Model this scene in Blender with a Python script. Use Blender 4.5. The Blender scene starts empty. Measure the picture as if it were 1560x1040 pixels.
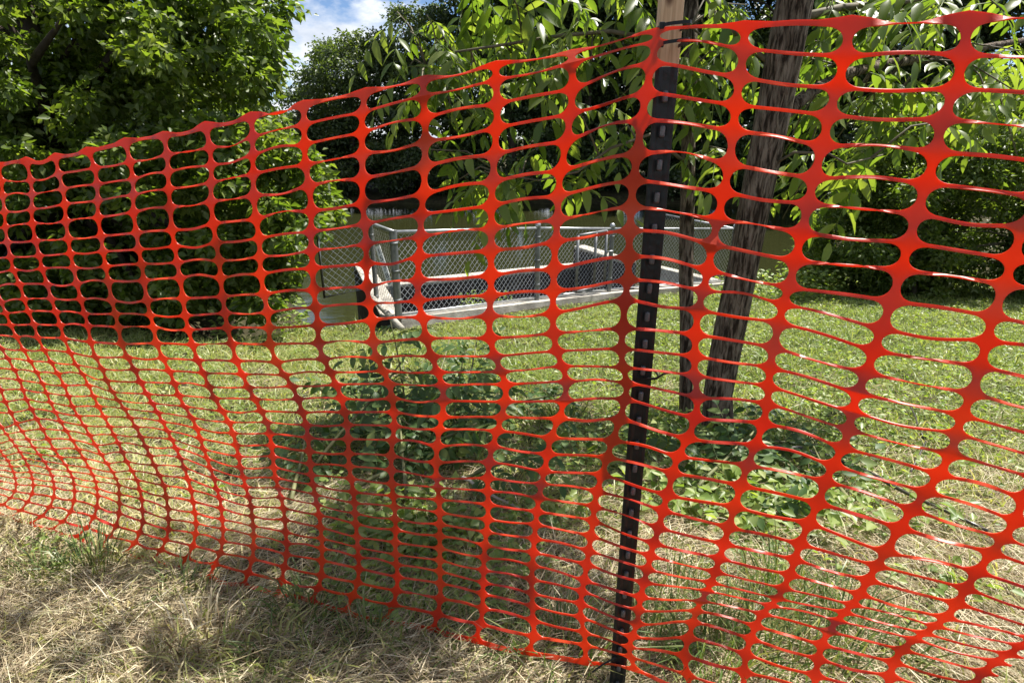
import bpy, bmesh, math, random
import numpy as np
from mathutils import Vector, Matrix

rng = np.random.default_rng(7)
random.seed(7)
SC = bpy.context.scene
COLL = SC.collection

# ------------------------------------------------------------------ camera
F, PITCH, CAMH = 880.0, math.radians(19.4), 1.25          # pixels of the 1560 px photograph, radians, metres
cam_d = bpy.data.cameras.new('camera')
cam_d.sensor_width = 36.0
cam_d.lens = 36.0 * F / 1560.0
cam_d.clip_start, cam_d.clip_end = 0.02, 3000.0
cam = bpy.data.objects.new('camera', cam_d)
cam.location = (0, 0, CAMH)
cam.rotation_euler = (math.pi / 2 - PITCH, 0, 0)
COLL.objects.link(cam)
SC.camera = cam

# ------------------------------------------------------------------ sky and sun
SUN_EL, SUN_AZ = math.radians(63), math.radians(60)       # azimuth measured from +Y (straight ahead) towards +X (right)
W = bpy.data.worlds.new('World')
SC.world = W
W.use_nodes = True
wn, wl = W.node_tree.nodes, W.node_tree.links
wn.clear()
wout = wn.new('ShaderNodeOutputWorld')
bg = wn.new('ShaderNodeBackground')
sky = wn.new('ShaderNodeTexSky')
sky.sky_type = 'NISHITA'
sky.sun_disc = False
sky.sun_elevation = SUN_EL
sky.sun_rotation = SUN_AZ
sky.air_density, sky.dust_density, sky.ozone_density = 0.7, 0.0, 4.0
bg.inputs['Strength'].default_value = 0.06
tc = wn.new('ShaderNodeTexCoord')
mp = wn.new('ShaderNodeMapping')
mp.inputs['Location'].default_value = (9.44, 3.7, 0.62)
mp.inputs['Scale'].default_value = (1.0, 1.0, 2.2)
n1 = wn.new('ShaderNodeTexNoise')
n1.inputs['Scale'].default_value = 4.2
n1.inputs['Detail'].default_value = 9
n1.inputs['Roughness'].default_value = 0.56
cr = wn.new('ShaderNodeValToRGB')
cr.color_ramp.elements[0].position, cr.color_ramp.elements[1].position = 0.47, 0.56
n2 = wn.new('ShaderNodeTexNoise')
n2.inputs['Scale'].default_value = 9.0
n2.inputs['Detail'].default_value = 6
cr2 = wn.new('ShaderNodeValToRGB')
cr2.color_ramp.elements[0].color = (4.6, 5.2, 6.2, 1)
cr2.color_ramp.elements[1].color = (9.5, 9.5, 9.6, 1)
cr2.color_ramp.elements[0].position, cr2.color_ramp.elements[1].position = 0.3, 0.62
mixw = wn.new('ShaderNodeMixRGB')
wl.new(tc.outputs['Generated'], mp.inputs['Vector'])
wl.new(mp.outputs['Vector'], n1.inputs['Vector'])
wl.new(mp.outputs['Vector'], n2.inputs['Vector'])
wl.new(n1.outputs['Fac'], cr.inputs['Fac'])
wl.new(n2.outputs['Fac'], cr2.inputs['Fac'])
wl.new(cr.outputs['Color'], mixw.inputs['Fac'])
wl.new(sky.outputs['Color'], mixw.inputs['Color1'])
wl.new(cr2.outputs['Color'], mixw.inputs['Color2'])
wl.new(mixw.outputs['Color'], bg.inputs['Color'])
wl.new(bg.outputs['Background'], wout.inputs['Surface'])

sun_d = bpy.data.lights.new('sun', 'SUN')
sun_d.energy = 5.0
sun_d.angle = math.radians(0.53)
sun_d.color = (1.0, 0.955, 0.88)
sun = bpy.data.objects.new('sun', sun_d)
to_sun = Vector((math.sin(SUN_AZ) * math.cos(SUN_EL), math.cos(SUN_AZ) * math.cos(SUN_EL), math.sin(SUN_EL)))
sun.rotation_euler = (-to_sun).to_track_quat('-Z', 'Y').to_euler()
sun.location = to_sun * 30
COLL.objects.link(sun)

SC.render.engine = 'CYCLES'
SC.view_settings.view_transform = 'Standard'
SC.view_settings.look = 'None'
SC.view_settings.exposure = 1.28
SC.view_settings.gamma = 1.0
SC.cycles.transparent_max_bounces = 12
SC.cycles.max_bounces = 8

# ------------------------------------------------------------------ pixel -> place helpers
CP, SP = math.cos(PITCH), math.sin(PITCH)
def ray(px, py):
    px, py = np.asarray(px, float), np.asarray(py, float)
    x, v = (px - 780) / F, (520 - py) / F
    return np.stack([x, CP + v * SP, -SP + v * CP + 0 * x], -1)
def at(px, py, Y):
    """point on the pixel's ray at plan distance Y in front of the camera"""
    r = ray(px, py)
    return Vector((r[0] / r[1] * Y, Y, CAMH + r[2] / r[1] * Y))

def smooth(a, b, x):
    t = np.clip((x - a) / (b - a), 0, 1)
    return t * t * (3 - 2 * t)
def hash2(x, y):
    return (np.sin(x * 1.7 + 0.3) * np.cos(y * 2.3 + 1.1) + 0.6 * np.sin(x * 4.1 - y * 3.3) + 0.4 * np.cos(x * 7.7 + y * 6.1))
WATER = -1.9
def pond_depth(x, y):
    """> 0 inside the pond, the distance in metres from its edge"""
    edge = np.where(x < -2.6, 5.5, 5.5 + (x + 2.6) * 1.25)
    edge = np.minimum(edge, 11.6) + 0.12 * np.sin(x * 3.1) + 0.08 * np.sin(x * 7.3)
    right = 5.6 + 0.60 * (y - 9.5) + 0.5 * np.sin(y * 0.9) + 0.2 * np.sin(y * 2.7)
    left = -3.7 - 0.29 * (y - 7.0) + 0.3 * np.sin(y * 0.8)
    return np.minimum(np.minimum(y - edge, 29.0 + 0.6 * np.sin(x * 0.7) - y), np.minimum(right - x, x - left))
def land(x, y):
    z = np.where(y > 1, -0.15 * (y - 1), -0.02 * (y - 1))
    z = np.maximum(z, -1.62)
    return z + 0.012 * hash2(x * 1.3, y * 1.3) + 0.01 * hash2(x * 3.1 + 4, y * 2.9)
def ground_z(x, y):
    x, y = np.asarray(x, float), np.asarray(y, float)
    s = pond_depth(x, y)
    z = land(x, y) + np.where(y > 29, 0.05 * (np.minimum(y, 60) - 29), 0)
    return np.where(s > 0, np.maximum(z - 1.1 * s, -3.0), z)
def on_ground(px, py, lift=0.0):
    r = ray(px, py)
    Y = 1.0
    for _ in range(60):
        x, z = r[0] / r[1] * Y, CAMH + r[2] / r[1] * Y
        Y += (z - float(land(x, Y))) * 1.2
        Y = min(max(Y, 0.3), 40)
    x = r[0] / r[1] * Y
    return Vector((x, Y, float(land(x, Y)) + lift))

# ------------------------------------------------------------------ object helpers
def tag(o, label=None, cat=None, group=None, kind=None):
    if label: o['label'] = label
    if cat: o['category'] = cat
    if group: o['group'] = group
    if kind: o['kind'] = kind
    return o
def link(name, me, mat=None, parent=None):
    if mat is not None and not me.materials: me.materials.append(mat)
    o = bpy.data.objects.new(name, me)
    COLL.objects.link(o)
    if parent is not None: o.parent = parent
    return o
def empty(name, loc, label, cat, group=None):
    o = bpy.data.objects.new(name, None)
    o.empty_display_size = 0.1
    o.location = loc
    COLL.objects.link(o)
    return tag(o, label, cat, group)
def mesh_np(name, verts, faces, smooth_shade=False, rnd=None):
    """faces: (n,3) or (n,4) integer array"""
    me = bpy.data.meshes.new(name)
    verts = np.asarray(verts, np.float32)
    faces = np.asarray(faces, np.int32)
    n, k = faces.shape
    me.vertices.add(len(verts))
    me.vertices.foreach_set('co', verts.ravel())
    me.loops.add(n * k)
    me.loops.foreach_set('vertex_index', faces.ravel())
    me.polygons.add(n)
    me.polygons.foreach_set('loop_start', np.arange(0, n * k, k, dtype=np.int32))
    me.polygons.foreach_set('loop_total', np.full(n, k, np.int32))
    if smooth_shade: me.polygons.foreach_set('use_smooth', np.ones(n, bool))
    me.update(calc_edges=True)
    if rnd is not None:
        a = me.attributes.new('rnd', 'FLOAT', 'POINT')
        a.data.foreach_set('value', np.asarray(rnd, np.float32))
    return me

class MB:
    """collects boxes, tubes and raw faces into one mesh; points are in the parent's space"""
    def __init__(self): self.v, self.f = [], []
    def add(self, vs, fs):
        b = len(self.v)
        self.v += [tuple(p) for p in vs]
        self.f += [tuple(b + i for i in q) for q in fs]
    def box(self, c, s, rot=None):
        vs = [Vector((x * s[0] / 2, y * s[1] / 2, z * s[2] / 2)) for x in (-1, 1) for y in (-1, 1) for z in (-1, 1)]
        if rot is not None: vs = [rot @ p for p in vs]
        self.add([p + Vector(c) for p in vs], [(0, 1, 3, 2), (4, 6, 7, 5), (0, 4, 5, 1), (2, 3, 7, 6), (0, 2, 6, 4), (1, 5, 7, 3)])
    def tube(self, pts, r, n=8, caps=True, closed=False):
        pts = [Vector(p) for p in pts]
        m = len(pts)
        rs = r if hasattr(r, '__len__') else [r] * m
        vs, prev = [], None
        for i, p in enumerate(pts):
            if closed: t = pts[(i + 1) % m] - pts[i - 1]
            else: t = pts[min(i + 1, m - 1)] - pts[max(i - 1, 0)]
            if t.length < 1e-9: t = Vector((0, 0, 1))
            t.normalize()
            if prev is None:
                a = Vector((0, 0, 1)) if abs(t.z) < 0.9 else Vector((1, 0, 0))
                a = (a - t * a.dot(t)).normalized()
            else:
                a = (prev - t * prev.dot(t))
                a = a.normalized() if a.length > 1e-6 else t.orthogonal().normalized()
            prev = a
            b = t.cross(a)
            for k in range(n):
                q = 2 * math.pi * k / n
                vs.append(p + (a * math.cos(q) + b * math.sin(q)) * rs[i])
        fs = []
        for i in range(m if closed else m - 1):
            j = (i + 1) % m
            for k in range(n):
                fs.append((i * n + k, i * n + (k + 1) % n, j * n + (k + 1) % n, j * n + k))
        if caps and not closed:
            fs.append(tuple(range(n))[::-1]); fs.append(tuple((m - 1) * n + k for k in range(n)))
        self.add(vs, fs)
    def mesh(self, name, smooth_shade=False):
        me = bpy.data.meshes.new(name)
        me.from_pydata(self.v, [], self.f)
        if smooth_shade: me.polygons.foreach_set('use_smooth', [True] * len(me.polygons))
        me.update()
        return me
    def build(self, name, mat, parent=None, smooth_shade=False, bevel=0.0):
        o = link(name, self.mesh(name, smooth_shade), mat, parent)
        if bevel:
            m = o.modifiers.new('bevel', 'BEVEL'); m.width = bevel; m.segments = 2; m.limit_method = 'ANGLE'
        return o

def leaves(pos, direction, normal, length, width, fold=0.25, rnd=None):
    """many kite-shaped leaves folded along the midrib; all arguments are arrays"""
    n = len(pos)
    d = direction / np.linalg.norm(direction, axis=1, keepdims=True)
    nn = normal - d * (normal * d).sum(1, keepdims=True)
    nn /= np.linalg.norm(nn, axis=1, keepdims=True) + 1e-9
    s = np.cross(d, nn)
    L, Wd = length[:, None], width[:, None]
    base, tip = pos, pos + d * L - nn * L * 0.12
    mid = pos + d * L * 0.45 + nn * L * 0.0
    le = mid + s * Wd * 0.5 + nn * Wd * fold
    ri = mid - s * Wd * 0.5 + nn * Wd * fold
    v = np.stack([base, le, tip, ri], 1).reshape(-1, 3)
    i = np.arange(n)[:, None] * 4
    f = np.concatenate([i + [[0, 2, 1]], i + [[0, 3, 2]]], 1).reshape(-1, 3)
    r = rng.random(n) if rnd is None else rnd
    return v, f, np.repeat(r, 4)

def blades(pos, direction, length, width, bend, rnd=None):
    """grass blades: a base pair, a middle pair and a tip; bend is the sideways drop of the tip"""
    n = len(pos)
    d = direction / np.linalg.norm(direction, axis=1, keepdims=True)
    h = np.stack([d[:, 0], d[:, 1], np.zeros(n)], 1)
    h /= np.linalg.norm(h, axis=1, keepdims=True) + 1e-6
    side = np.stack([-h[:, 1], h[:, 0], np.zeros(n)], 1)
    ang = rng.uniform(-1.2, 1.2, n)[:, None]
    side = side * np.cos(ang) + np.cross(d, side) * np.sin(ang)
    L, Wd, B = length[:, None], width[:, None], bend[:, None]
    mid = pos + d * L * 0.55
    tip = pos + d * L + h * B * L * 0.6 - np.array([0, 0, 1.0]) * B * L * 0.5
    v = np.stack([pos - side * Wd * .5, pos + side * Wd * .5, mid - side * Wd * .42, mid + side * Wd * .42, tip], 1).reshape(-1, 3)
    i = np.arange(n)[:, None] * 5
    f = np.concatenate([i + [[0, 1, 3]], i + [[0, 3, 2]], i + [[2, 3, 4]]], 1).reshape(-1, 3)
    r = rng.random(n) if rnd is None else rnd
    return v, f, np.repeat(r, 5)

def unit(n):
    v = rng.normal(size=(n, 3))
    return v / np.linalg.norm(v, axis=1, keepdims=True)
# ------------------------------------------------------------------ materials
def new_mat(name):
    m = bpy.data.materials.new(name); m.use_nodes = True
    nt = m.node_tree; nt.nodes.clear()
    out = nt.nodes.new('ShaderNodeOutputMaterial')
    return m, nt, out
def ramp_node(nt, stops):
    r = nt.nodes.new('ShaderNodeValToRGB')
    e = r.color_ramp.elements
    while len(e) < len(stops): e.new(0.5)
    for k, (p, c) in enumerate(stops):
        e[k].position = p; e[k].color = (*c, 1)
    return r
def leaf_mat(name, stops, trans=0.4, tint=(1.35, 1.45, 0.40), rough=0.42, noise=0.0, spec=0.4):
    m, nt, out = new_mat(name)
    L = nt.links
    at_ = nt.nodes.new('ShaderNodeAttribute'); at_.attribute_name = 'rnd'
    oi = nt.nodes.new('ShaderNodeObjectInfo')
    add = nt.nodes.new('ShaderNodeMath'); add.operation = 'ADD'
    mul = nt.nodes.new('ShaderNodeMath'); mul.operation = 'MULTIPLY'; mul.inputs[1].default_value = noise
    L.new(oi.outputs['Random'], mul.inputs[0])
    L.new(at_.outputs['Fac'], add.inputs[0]); L.new(mul.outputs[0], add.inputs[1])
    fr = nt.nodes.new('ShaderNodeMath'); fr.operation = 'FRACT' if noise else 'ADD'; fr.inputs[1].default_value = 0
    L.new(add.outputs[0], fr.inputs[0])
    rp = ramp_node(nt, stops); L.new(fr.outputs[0], rp.inputs['Fac'])
    p = nt.nodes.new('ShaderNodeBsdfPrincipled')
    p.inputs['Roughness'].default_value = rough
    p.inputs['Specular IOR Level'].default_value = spec
    L.new(rp.outputs['Color'], p.inputs['Base Color'])
    t = nt.nodes.new('ShaderNodeBsdfTranslucent')
    mx = nt.nodes.new('ShaderNodeMixRGB'); mx.blend_type = 'MULTIPLY'; mx.inputs['Fac'].default_value = 1
    mx.inputs['Color2'].default_value = (*[c * 1.6 for c in tint], 1)
    L.new(rp.outputs['Color'], mx.inputs['Color1']); L.new(mx.outputs['Color'], t.inputs['Color'])
    ms = nt.nodes.new('ShaderNodeMixShader'); ms.inputs['Fac'].default_value = trans
    L.new(p.outputs[0], ms.inputs[1]); L.new(t.outputs[0], ms.inputs[2]); L.new(ms.outputs[0], out.inputs['Surface'])
    return m
def solid_mat(name, stops, scale=8.0, rough=0.7, bump=0.0, metallic=0.0, spec=0.5, stretch=(1, 1, 1), detail=6, bump_scale=None, rough_var=0.0, distort=0.0):
    """noise-coloured surface in object space, with fine relief"""
    m, nt, out = new_mat(name)
    L = nt.links
    tcn = nt.nodes.new('ShaderNodeTexCoord')
    mpn = nt.nodes.new('ShaderNodeMapping'); mpn.inputs['Scale'].default_value = stretch
    nz = nt.nodes.new('ShaderNodeTexNoise')
    nz.inputs['Scale'].default_value = scale; nz.inputs['Detail'].default_value = detail; nz.inputs['Roughness'].default_value = 0.62
    nz.inputs['Distortion'].default_value = distort
    rp = ramp_node(nt, stops)
    p = nt.nodes.new('ShaderNodeBsdfPrincipled')
    p.inputs['Roughness'].default_value = rough; p.inputs['Metallic'].default_value = metallic
    p.inputs['Specular IOR Level'].default_value = spec
    L.new(tcn.outputs['Object'], mpn.inputs['Vector']); L.new(mpn.outputs['Vector'], nz.inputs['Vector'])
    L.new(nz.outputs['Fac'], rp.inputs['Fac']); L.new(rp.outputs['Color'], p.inputs['Base Color'])
    if bump:
        nb = nt.nodes.new('ShaderNodeTexNoise')
        nb.inputs['Scale'].default_value = bump_scale or scale * 3; nb.inputs['Detail'].default_value = 8
        L.new(mpn.outputs['Vector'], nb.inputs['Vector'])
        bp = nt.nodes.new('ShaderNodeBump'); bp.inputs['Strength'].default_value = bump; bp.inputs['Distance'].default_value = 0.02
        L.new(nb.outputs['Fac'], bp.inputs['Height']); L.new(bp.outputs['Normal'], p.inputs['Normal'])
    if rough_var:
        mr = nt.nodes.new('ShaderNodeMapRange')
        mr.inputs['To Min'].default_value = rough - rough_var; mr.inputs['To Max'].default_value = rough + rough_var
        L.new(nz.outputs['Fac'], mr.inputs['Value']); L.new(mr.outputs[0], p.inputs['Roughness'])
    L.new(p.outputs[0], out.inputs['Surface'])
    return m
M = {}
M['leaf_tree'] = leaf_mat('leaf_tree', [(0, (0.048, 0.080, 0.016)), (0.5, (0.095, 0.135, 0.028)), (1, (0.16, 0.19, 0.055))], 0.46)
M['leaf_far'] = leaf_mat('leaf_far', [(0, (0.040, 0.062, 0.026)), (0.5, (0.068, 0.096, 0.036)), (1, (0.11, 0.135, 0.055))], 0.36)
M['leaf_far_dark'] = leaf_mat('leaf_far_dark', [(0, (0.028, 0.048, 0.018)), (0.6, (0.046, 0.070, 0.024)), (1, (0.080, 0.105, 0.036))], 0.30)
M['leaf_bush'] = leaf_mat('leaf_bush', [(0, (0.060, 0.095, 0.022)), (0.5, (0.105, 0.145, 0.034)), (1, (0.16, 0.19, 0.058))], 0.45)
M['leaf_walnut'] = leaf_mat('leaf_walnut', [(0, (0.060, 0.098, 0.020)), (0.5, (0.105, 0.145, 0.034)), (1, (0.17, 0.20, 0.060))], 0.52, rough=0.36, noise=1.0)
M['leaf_cut'] = leaf_mat('leaf_cut', [(0, (0.040, 0.080, 0.024)), (0.6, (0.070, 0.115, 0.036)), (1, (0.145, 0.180, 0.055))], 0.34, rough=0.46, noise=1.0, spec=0.35)
M['grass'] = leaf_mat('grass', [(0, (0.11, 0.155, 0.040)), (0.45, (0.22, 0.265, 0.078)), (0.75, (0.36, 0.35, 0.14)), (1, (0.50, 0.43, 0.24))], 0.36, tint=(1.1, 1.15, 0.5))
M['tuft'] = leaf_mat('tuft', [(0, (0.060, 0.105, 0.030)), (0.6, (0.11, 0.155, 0.045)), (1, (0.25, 0.24, 0.10))], 0.28, tint=(1.1, 1.15, 0.5))
M['straw'] = leaf_mat('straw', [(0, (0.15, 0.105, 0.062)), (0.35, (0.32, 0.255, 0.150)), (0.75, (0.49, 0.415, 0.27)), (0.9, (0.62, 0.56, 0.41)), (1, (0.16, 0.19, 0.05))], 0.15, tint=(1, 0.9, 0.6), rough=0.55)
M['clover'] = leaf_mat('clover', [(0, (0.095, 0.150, 0.034)), (0.5, (0.18, 0.24, 0.062)), (1, (0.27, 0.30, 0.11))], 0.38)
M['soil'] = solid_mat('soil', [(0.3, (0.020, 0.017, 0.010)), (0.5, (0.042, 0.038, 0.020)), (0.7, (0.070, 0.070, 0.030))], scale=5, rough=0.95, bump=0.8, bump_scale=40, spec=0.1)
M['bark'] = solid_mat('bark', [(0.40, (0.026, 0.019, 0.014)), (0.5, (0.105, 0.082, 0.062)), (0.62, (0.20, 0.165, 0.130))], scale=62, rough=0.92, bump=1.0, bump_scale=70, spec=0.1, stretch=(1, 1, 0.17), distort=0.5, detail=4)
M['bark_dark'] = solid_mat('bark_dark', [(0.3, (0.025, 0.020, 0.016)), (0.7, (0.075, 0.060, 0.048))], scale=9, rough=0.9, bump=0.8, bump_scale=25, spec=0.15, stretch=(1, 1, 0.3))
M['twig'] = solid_mat('twig', [(0.3, (0.060, 0.048, 0.030)), (0.7, (0.17, 0.15, 0.095))], scale=12, rough=0.7, spec=0.3)
M['stem'] = solid_mat('stem', [(0.3, (0.07, 0.085, 0.030)), (0.7, (0.17, 0.165, 0.075))], scale=12, rough=0.6, spec=0.3)
M['stick'] = solid_mat('stick', [(0.3, (0.19, 0.165, 0.13)), (0.7, (0.42, 0.39, 0.33))], scale=14, rough=0.6, spec=0.4, stretch=(1, 1, 1))
M['dark_stick'] = solid_mat('dark_stick', [(0.3, (0.022, 0.020, 0.018)), (0.7, (0.07, 0.06, 0.05))], scale=14, rough=0.35, spec=0.6)
M['dark_concrete'] = solid_mat('dark_concrete', [(0.3, (0.020, 0.018, 0.019)), (0.55, (0.048, 0.044, 0.044)), (0.75, (0.10, 0.09, 0.08))], scale=3.5, rough=0.85, bump=0.35, bump_scale=60, spec=0.2)  # darker concrete tone for the weir, end and left side wall bodies
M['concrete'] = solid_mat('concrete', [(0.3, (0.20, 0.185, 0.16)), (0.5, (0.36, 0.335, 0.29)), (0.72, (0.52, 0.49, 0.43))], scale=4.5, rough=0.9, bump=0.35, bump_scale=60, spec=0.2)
M['galv'] = solid_mat('galv', [(0.3, (0.26, 0.27, 0.28)), (0.7, (0.48, 0.49, 0.50))], scale=14, rough=0.42, metallic=0.75, rough_var=0.1)
M['galv_post'] = solid_mat('galv_post', [(0.3, (0.10, 0.105, 0.11)), (0.7, (0.26, 0.265, 0.27))], scale=10, rough=0.5, metallic=0.6, rough_var=0.1)
M['plate'] = solid_mat('plate', [(0.3, (0.60, 0.62, 0.62)), (0.7, (0.80, 0.80, 0.79))], scale=20, rough=0.4, spec=0.5)
M['digit'] = solid_mat('digit', [(0.3, (0.03, 0.03, 0.035)), (0.7, (0.07, 0.07, 0.075))], scale=40, rough=0.5)
M['post'] = solid_mat('post', [(0.3, (0.004, 0.006, 0.007)), (0.62, (0.009, 0.014, 0.015)), (0.8, (0.024, 0.032, 0.033))], scale=18, rough=0.38, spec=0.35, rough_var=0.12, bump=0.12, bump_scale=70)
M['stud'] = solid_mat('stud', [(0.3, (0.03, 0.035, 0.04)), (0.7, (0.16, 0.17, 0.18))], scale=90, rough=0.3, metallic=0.3, spec=0.6)
M['tie'] = solid_mat('tie', [(0.3, (0.004, 0.004, 0.0045)), (0.7, (0.009, 0.009, 0.010))], scale=30, rough=0.45, spec=0.3)
# pine stake: long grain with knots
def pine_mat():
    m, nt, out = new_mat('pine'); L = nt.links
    tcn = nt.nodes.new('ShaderNodeTexCoord')
    mpn = nt.nodes.new('ShaderNodeMapping'); mpn.inputs['Scale'].default_value = (1, 1, 0.07)
    nz = nt.nodes.new('ShaderNodeTexNoise'); nz.inputs['Scale'].default_value = 130; nz.inputs['Detail'].default_value = 5; nz.inputs['Distortion'].default_value = 0.6
    rp = ramp_node(nt, [(0.3, (0.33, 0.20, 0.095)), (0.5, (0.50, 0.345, 0.19)), (0.7, (0.62, 0.46, 0.28))])
    vo = nt.nodes.new('ShaderNodeTexVoronoi'); vo.inputs['Scale'].default_value = 26
    mp2 = nt.nodes.new('ShaderNodeMapping'); mp2.inputs['Scale'].default_value = (1, 1, 0.55)
    rk = ramp_node(nt, [(0.10, (0.20, 0.11, 0.05)), (0.24, (1, 1, 1))])
    mx = nt.nodes.new('ShaderNodeMixRGB'); mx.blend_type = 'MULTIPLY'; mx.inputs['Fac'].default_value = 0.85
    p = nt.nodes.new('ShaderNodeBsdfPrincipled'); p.inputs['Roughness'].default_value = 0.7
    L.new(tcn.outputs['Object'], mpn.inputs['Vector']); L.new(mpn.outputs['Vector'], nz.inputs['Vector'])
    L.new(tcn.outputs['Object'], mp2.inputs['Vector']); L.new(mp2.outputs['Vector'], vo.inputs['Vector'])
    L.new(nz.outputs['Fac'], rp.inputs['Fac']); L.new(vo.outputs['Distance'], rk.inputs['Fac'])
    L.new(rp.outputs['Color'], mx.inputs['Color1']); L.new(rk.outputs['Color'], mx.inputs['Color2'])
    L.new(mx.outputs['Color'], p.inputs['Base Color']); L.new(p.outputs[0], out.inputs['Surface'])
    return m
M['pine'] = pine_mat()
def plastic_mat():
    m, nt, out = new_mat('orange_plastic'); L = nt.links
    tcn = nt.nodes.new('ShaderNodeTexCoord')
    nz = nt.nodes.new('ShaderNodeTexNoise'); nz.inputs['Scale'].default_value = 5; nz.inputs['Detail'].default_value = 6
    rp = ramp_node(nt, [(0.32, (0.34, 0.028, 0.024)), (0.52, (0.50, 0.054, 0.018)), (0.68, (0.66, 0.092, 0.020))])
    p = nt.nodes.new('ShaderNodeBsdfPrincipled'); p.inputs['Roughness'].default_value = 0.40; p.inputs['Specular IOR Level'].default_value = 0.5
    nb = nt.nodes.new('ShaderNodeTexNoise'); nb.inputs['Scale'].default_value = 55; nb.inputs['Detail'].default_value = 3
    bp = nt.nodes.new('ShaderNodeBump'); bp.inputs['Strength'].default_value = 0.25; bp.inputs['Distance'].default_value = 0.004
    t = nt.nodes.new('ShaderNodeBsdfTranslucent'); t.inputs['Color'].default_value = (1.0, 0.145, 0.006, 1)
    ms = nt.nodes.new('ShaderNodeMixShader'); ms.inputs['Fac'].default_value = 0.45
    L.new(tcn.outputs['Object'], nz.inputs['Vector']); L.new(nz.outputs['Fac'], rp.inputs['Fac']); L.new(rp.outputs['Color'], p.inputs['Base Color'])
    L.new(tcn.outputs['Object'], nb.inputs['Vector']); L.new(nb.outputs['Fac'], bp.inputs['Height'])
    L.new(bp.outputs['Normal'], p.inputs['Normal'])
    L.new(p.outputs[0], ms.inputs[1]); L.new(t.outputs[0], ms.inputs[2]); L.new(ms.outputs[0], out.inputs['Surface'])
    return m
M['plastic'] = plastic_mat()
def water_mat():
    m, nt, out = new_mat('pond_water'); L = nt.links
    tcn = nt.nodes.new('ShaderNodeTexCoord')
    mpn = nt.nodes.new('ShaderNodeMapping'); mpn.inputs['Scale'].default_value = (1.0, 2.4, 1)
    nz = nt.nodes.new('ShaderNodeTexNoise'); nz.inputs['Scale'].default_value = 1.6; nz.inputs['Detail'].default_value = 4
    bp = nt.nodes.new('ShaderNodeBump'); bp.inputs['Strength'].default_value = 0.05; bp.inputs['Distance'].default_value = 0.15
    p = nt.nodes.new('ShaderNodeBsdfPrincipled')
    p.inputs['Base Color'].default_value = (0.024, 0.026, 0.009, 1)
    p.inputs['Roughness'].default_value = 0.06; p.inputs['IOR'].default_value = 1.55; p.inputs['Specular IOR Level'].default_value = 0.8
    L.new(tcn.outputs['Object'], mpn.inputs['Vector']); L.new(mpn.outputs['Vector'], nz.inputs['Vector'])
    L.new(nz.outputs['Fac'], bp.inputs['Height']); L.new(bp.outputs['Normal'], p.inputs['Normal']); L.new(p.outputs[0], out.inputs['Surface'])
    return m
M['water'] = water_mat()
# ------------------------------------------------------------------ ground and pond
def axis_grid(lo, hi, near_lo, near_hi, step, growth=1.25):
    c = list(np.arange(near_lo, near_hi + 1e-6, step))
    s, v = step, near_hi
    while v < hi:
        s *= growth; v = min(v + s, hi); c.append(v)
    s, v = step, near_lo
    while v > lo:
        s *= growth; v = max(v - s, lo); c.insert(0, v)
    return np.array(c)
gx = axis_grid(-600, 600, -9, 14, 0.12)
gy = axis_grid(-60, 900, -1.0, 14, 0.12)
X, Y = np.meshgrid(gx, gy, indexing='ij')
Z = ground_z(X, Y)
Z = Z + np.where((Y < 14), 0.006 * rng.normal(size=Z.shape), 0)
nxg, nyg = X.shape
gi = np.arange(nxg * nyg).reshape(nxg, nyg)
gf = np.stack([gi[:-1, :-1], gi[1:, :-1], gi[1:, 1:], gi[:-1, 1:]], -1).reshape(-1, 4)
gnd_o = link('ground', mesh_np('ground', np.stack([X, Y, Z], -1).reshape(-1, 3), gf, True), M['soil'])
tag(gnd_o, 'grassy bank sloping down to the pond', 'ground', kind='structure')

wx = np.linspace(-40, 45, 40); wy = np.linspace(4, 44, 40)
WX, WY = np.meshgrid(wx, wy, indexing='ij')
wi = np.arange(1600).reshape(40, 40)
wf = np.stack([wi[:-1, :-1], wi[1:, :-1], wi[1:, 1:], wi[:-1, 1:]], -1).reshape(-1, 4)
pond = link('pond', mesh_np('pond', np.stack([WX, WY, np.full_like(WX, WATER)], -1).reshape(-1, 3), wf, True), M['water'])
tag(pond, 'still olive green pond water behind the outlet', 'pond', kind='structure')

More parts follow.
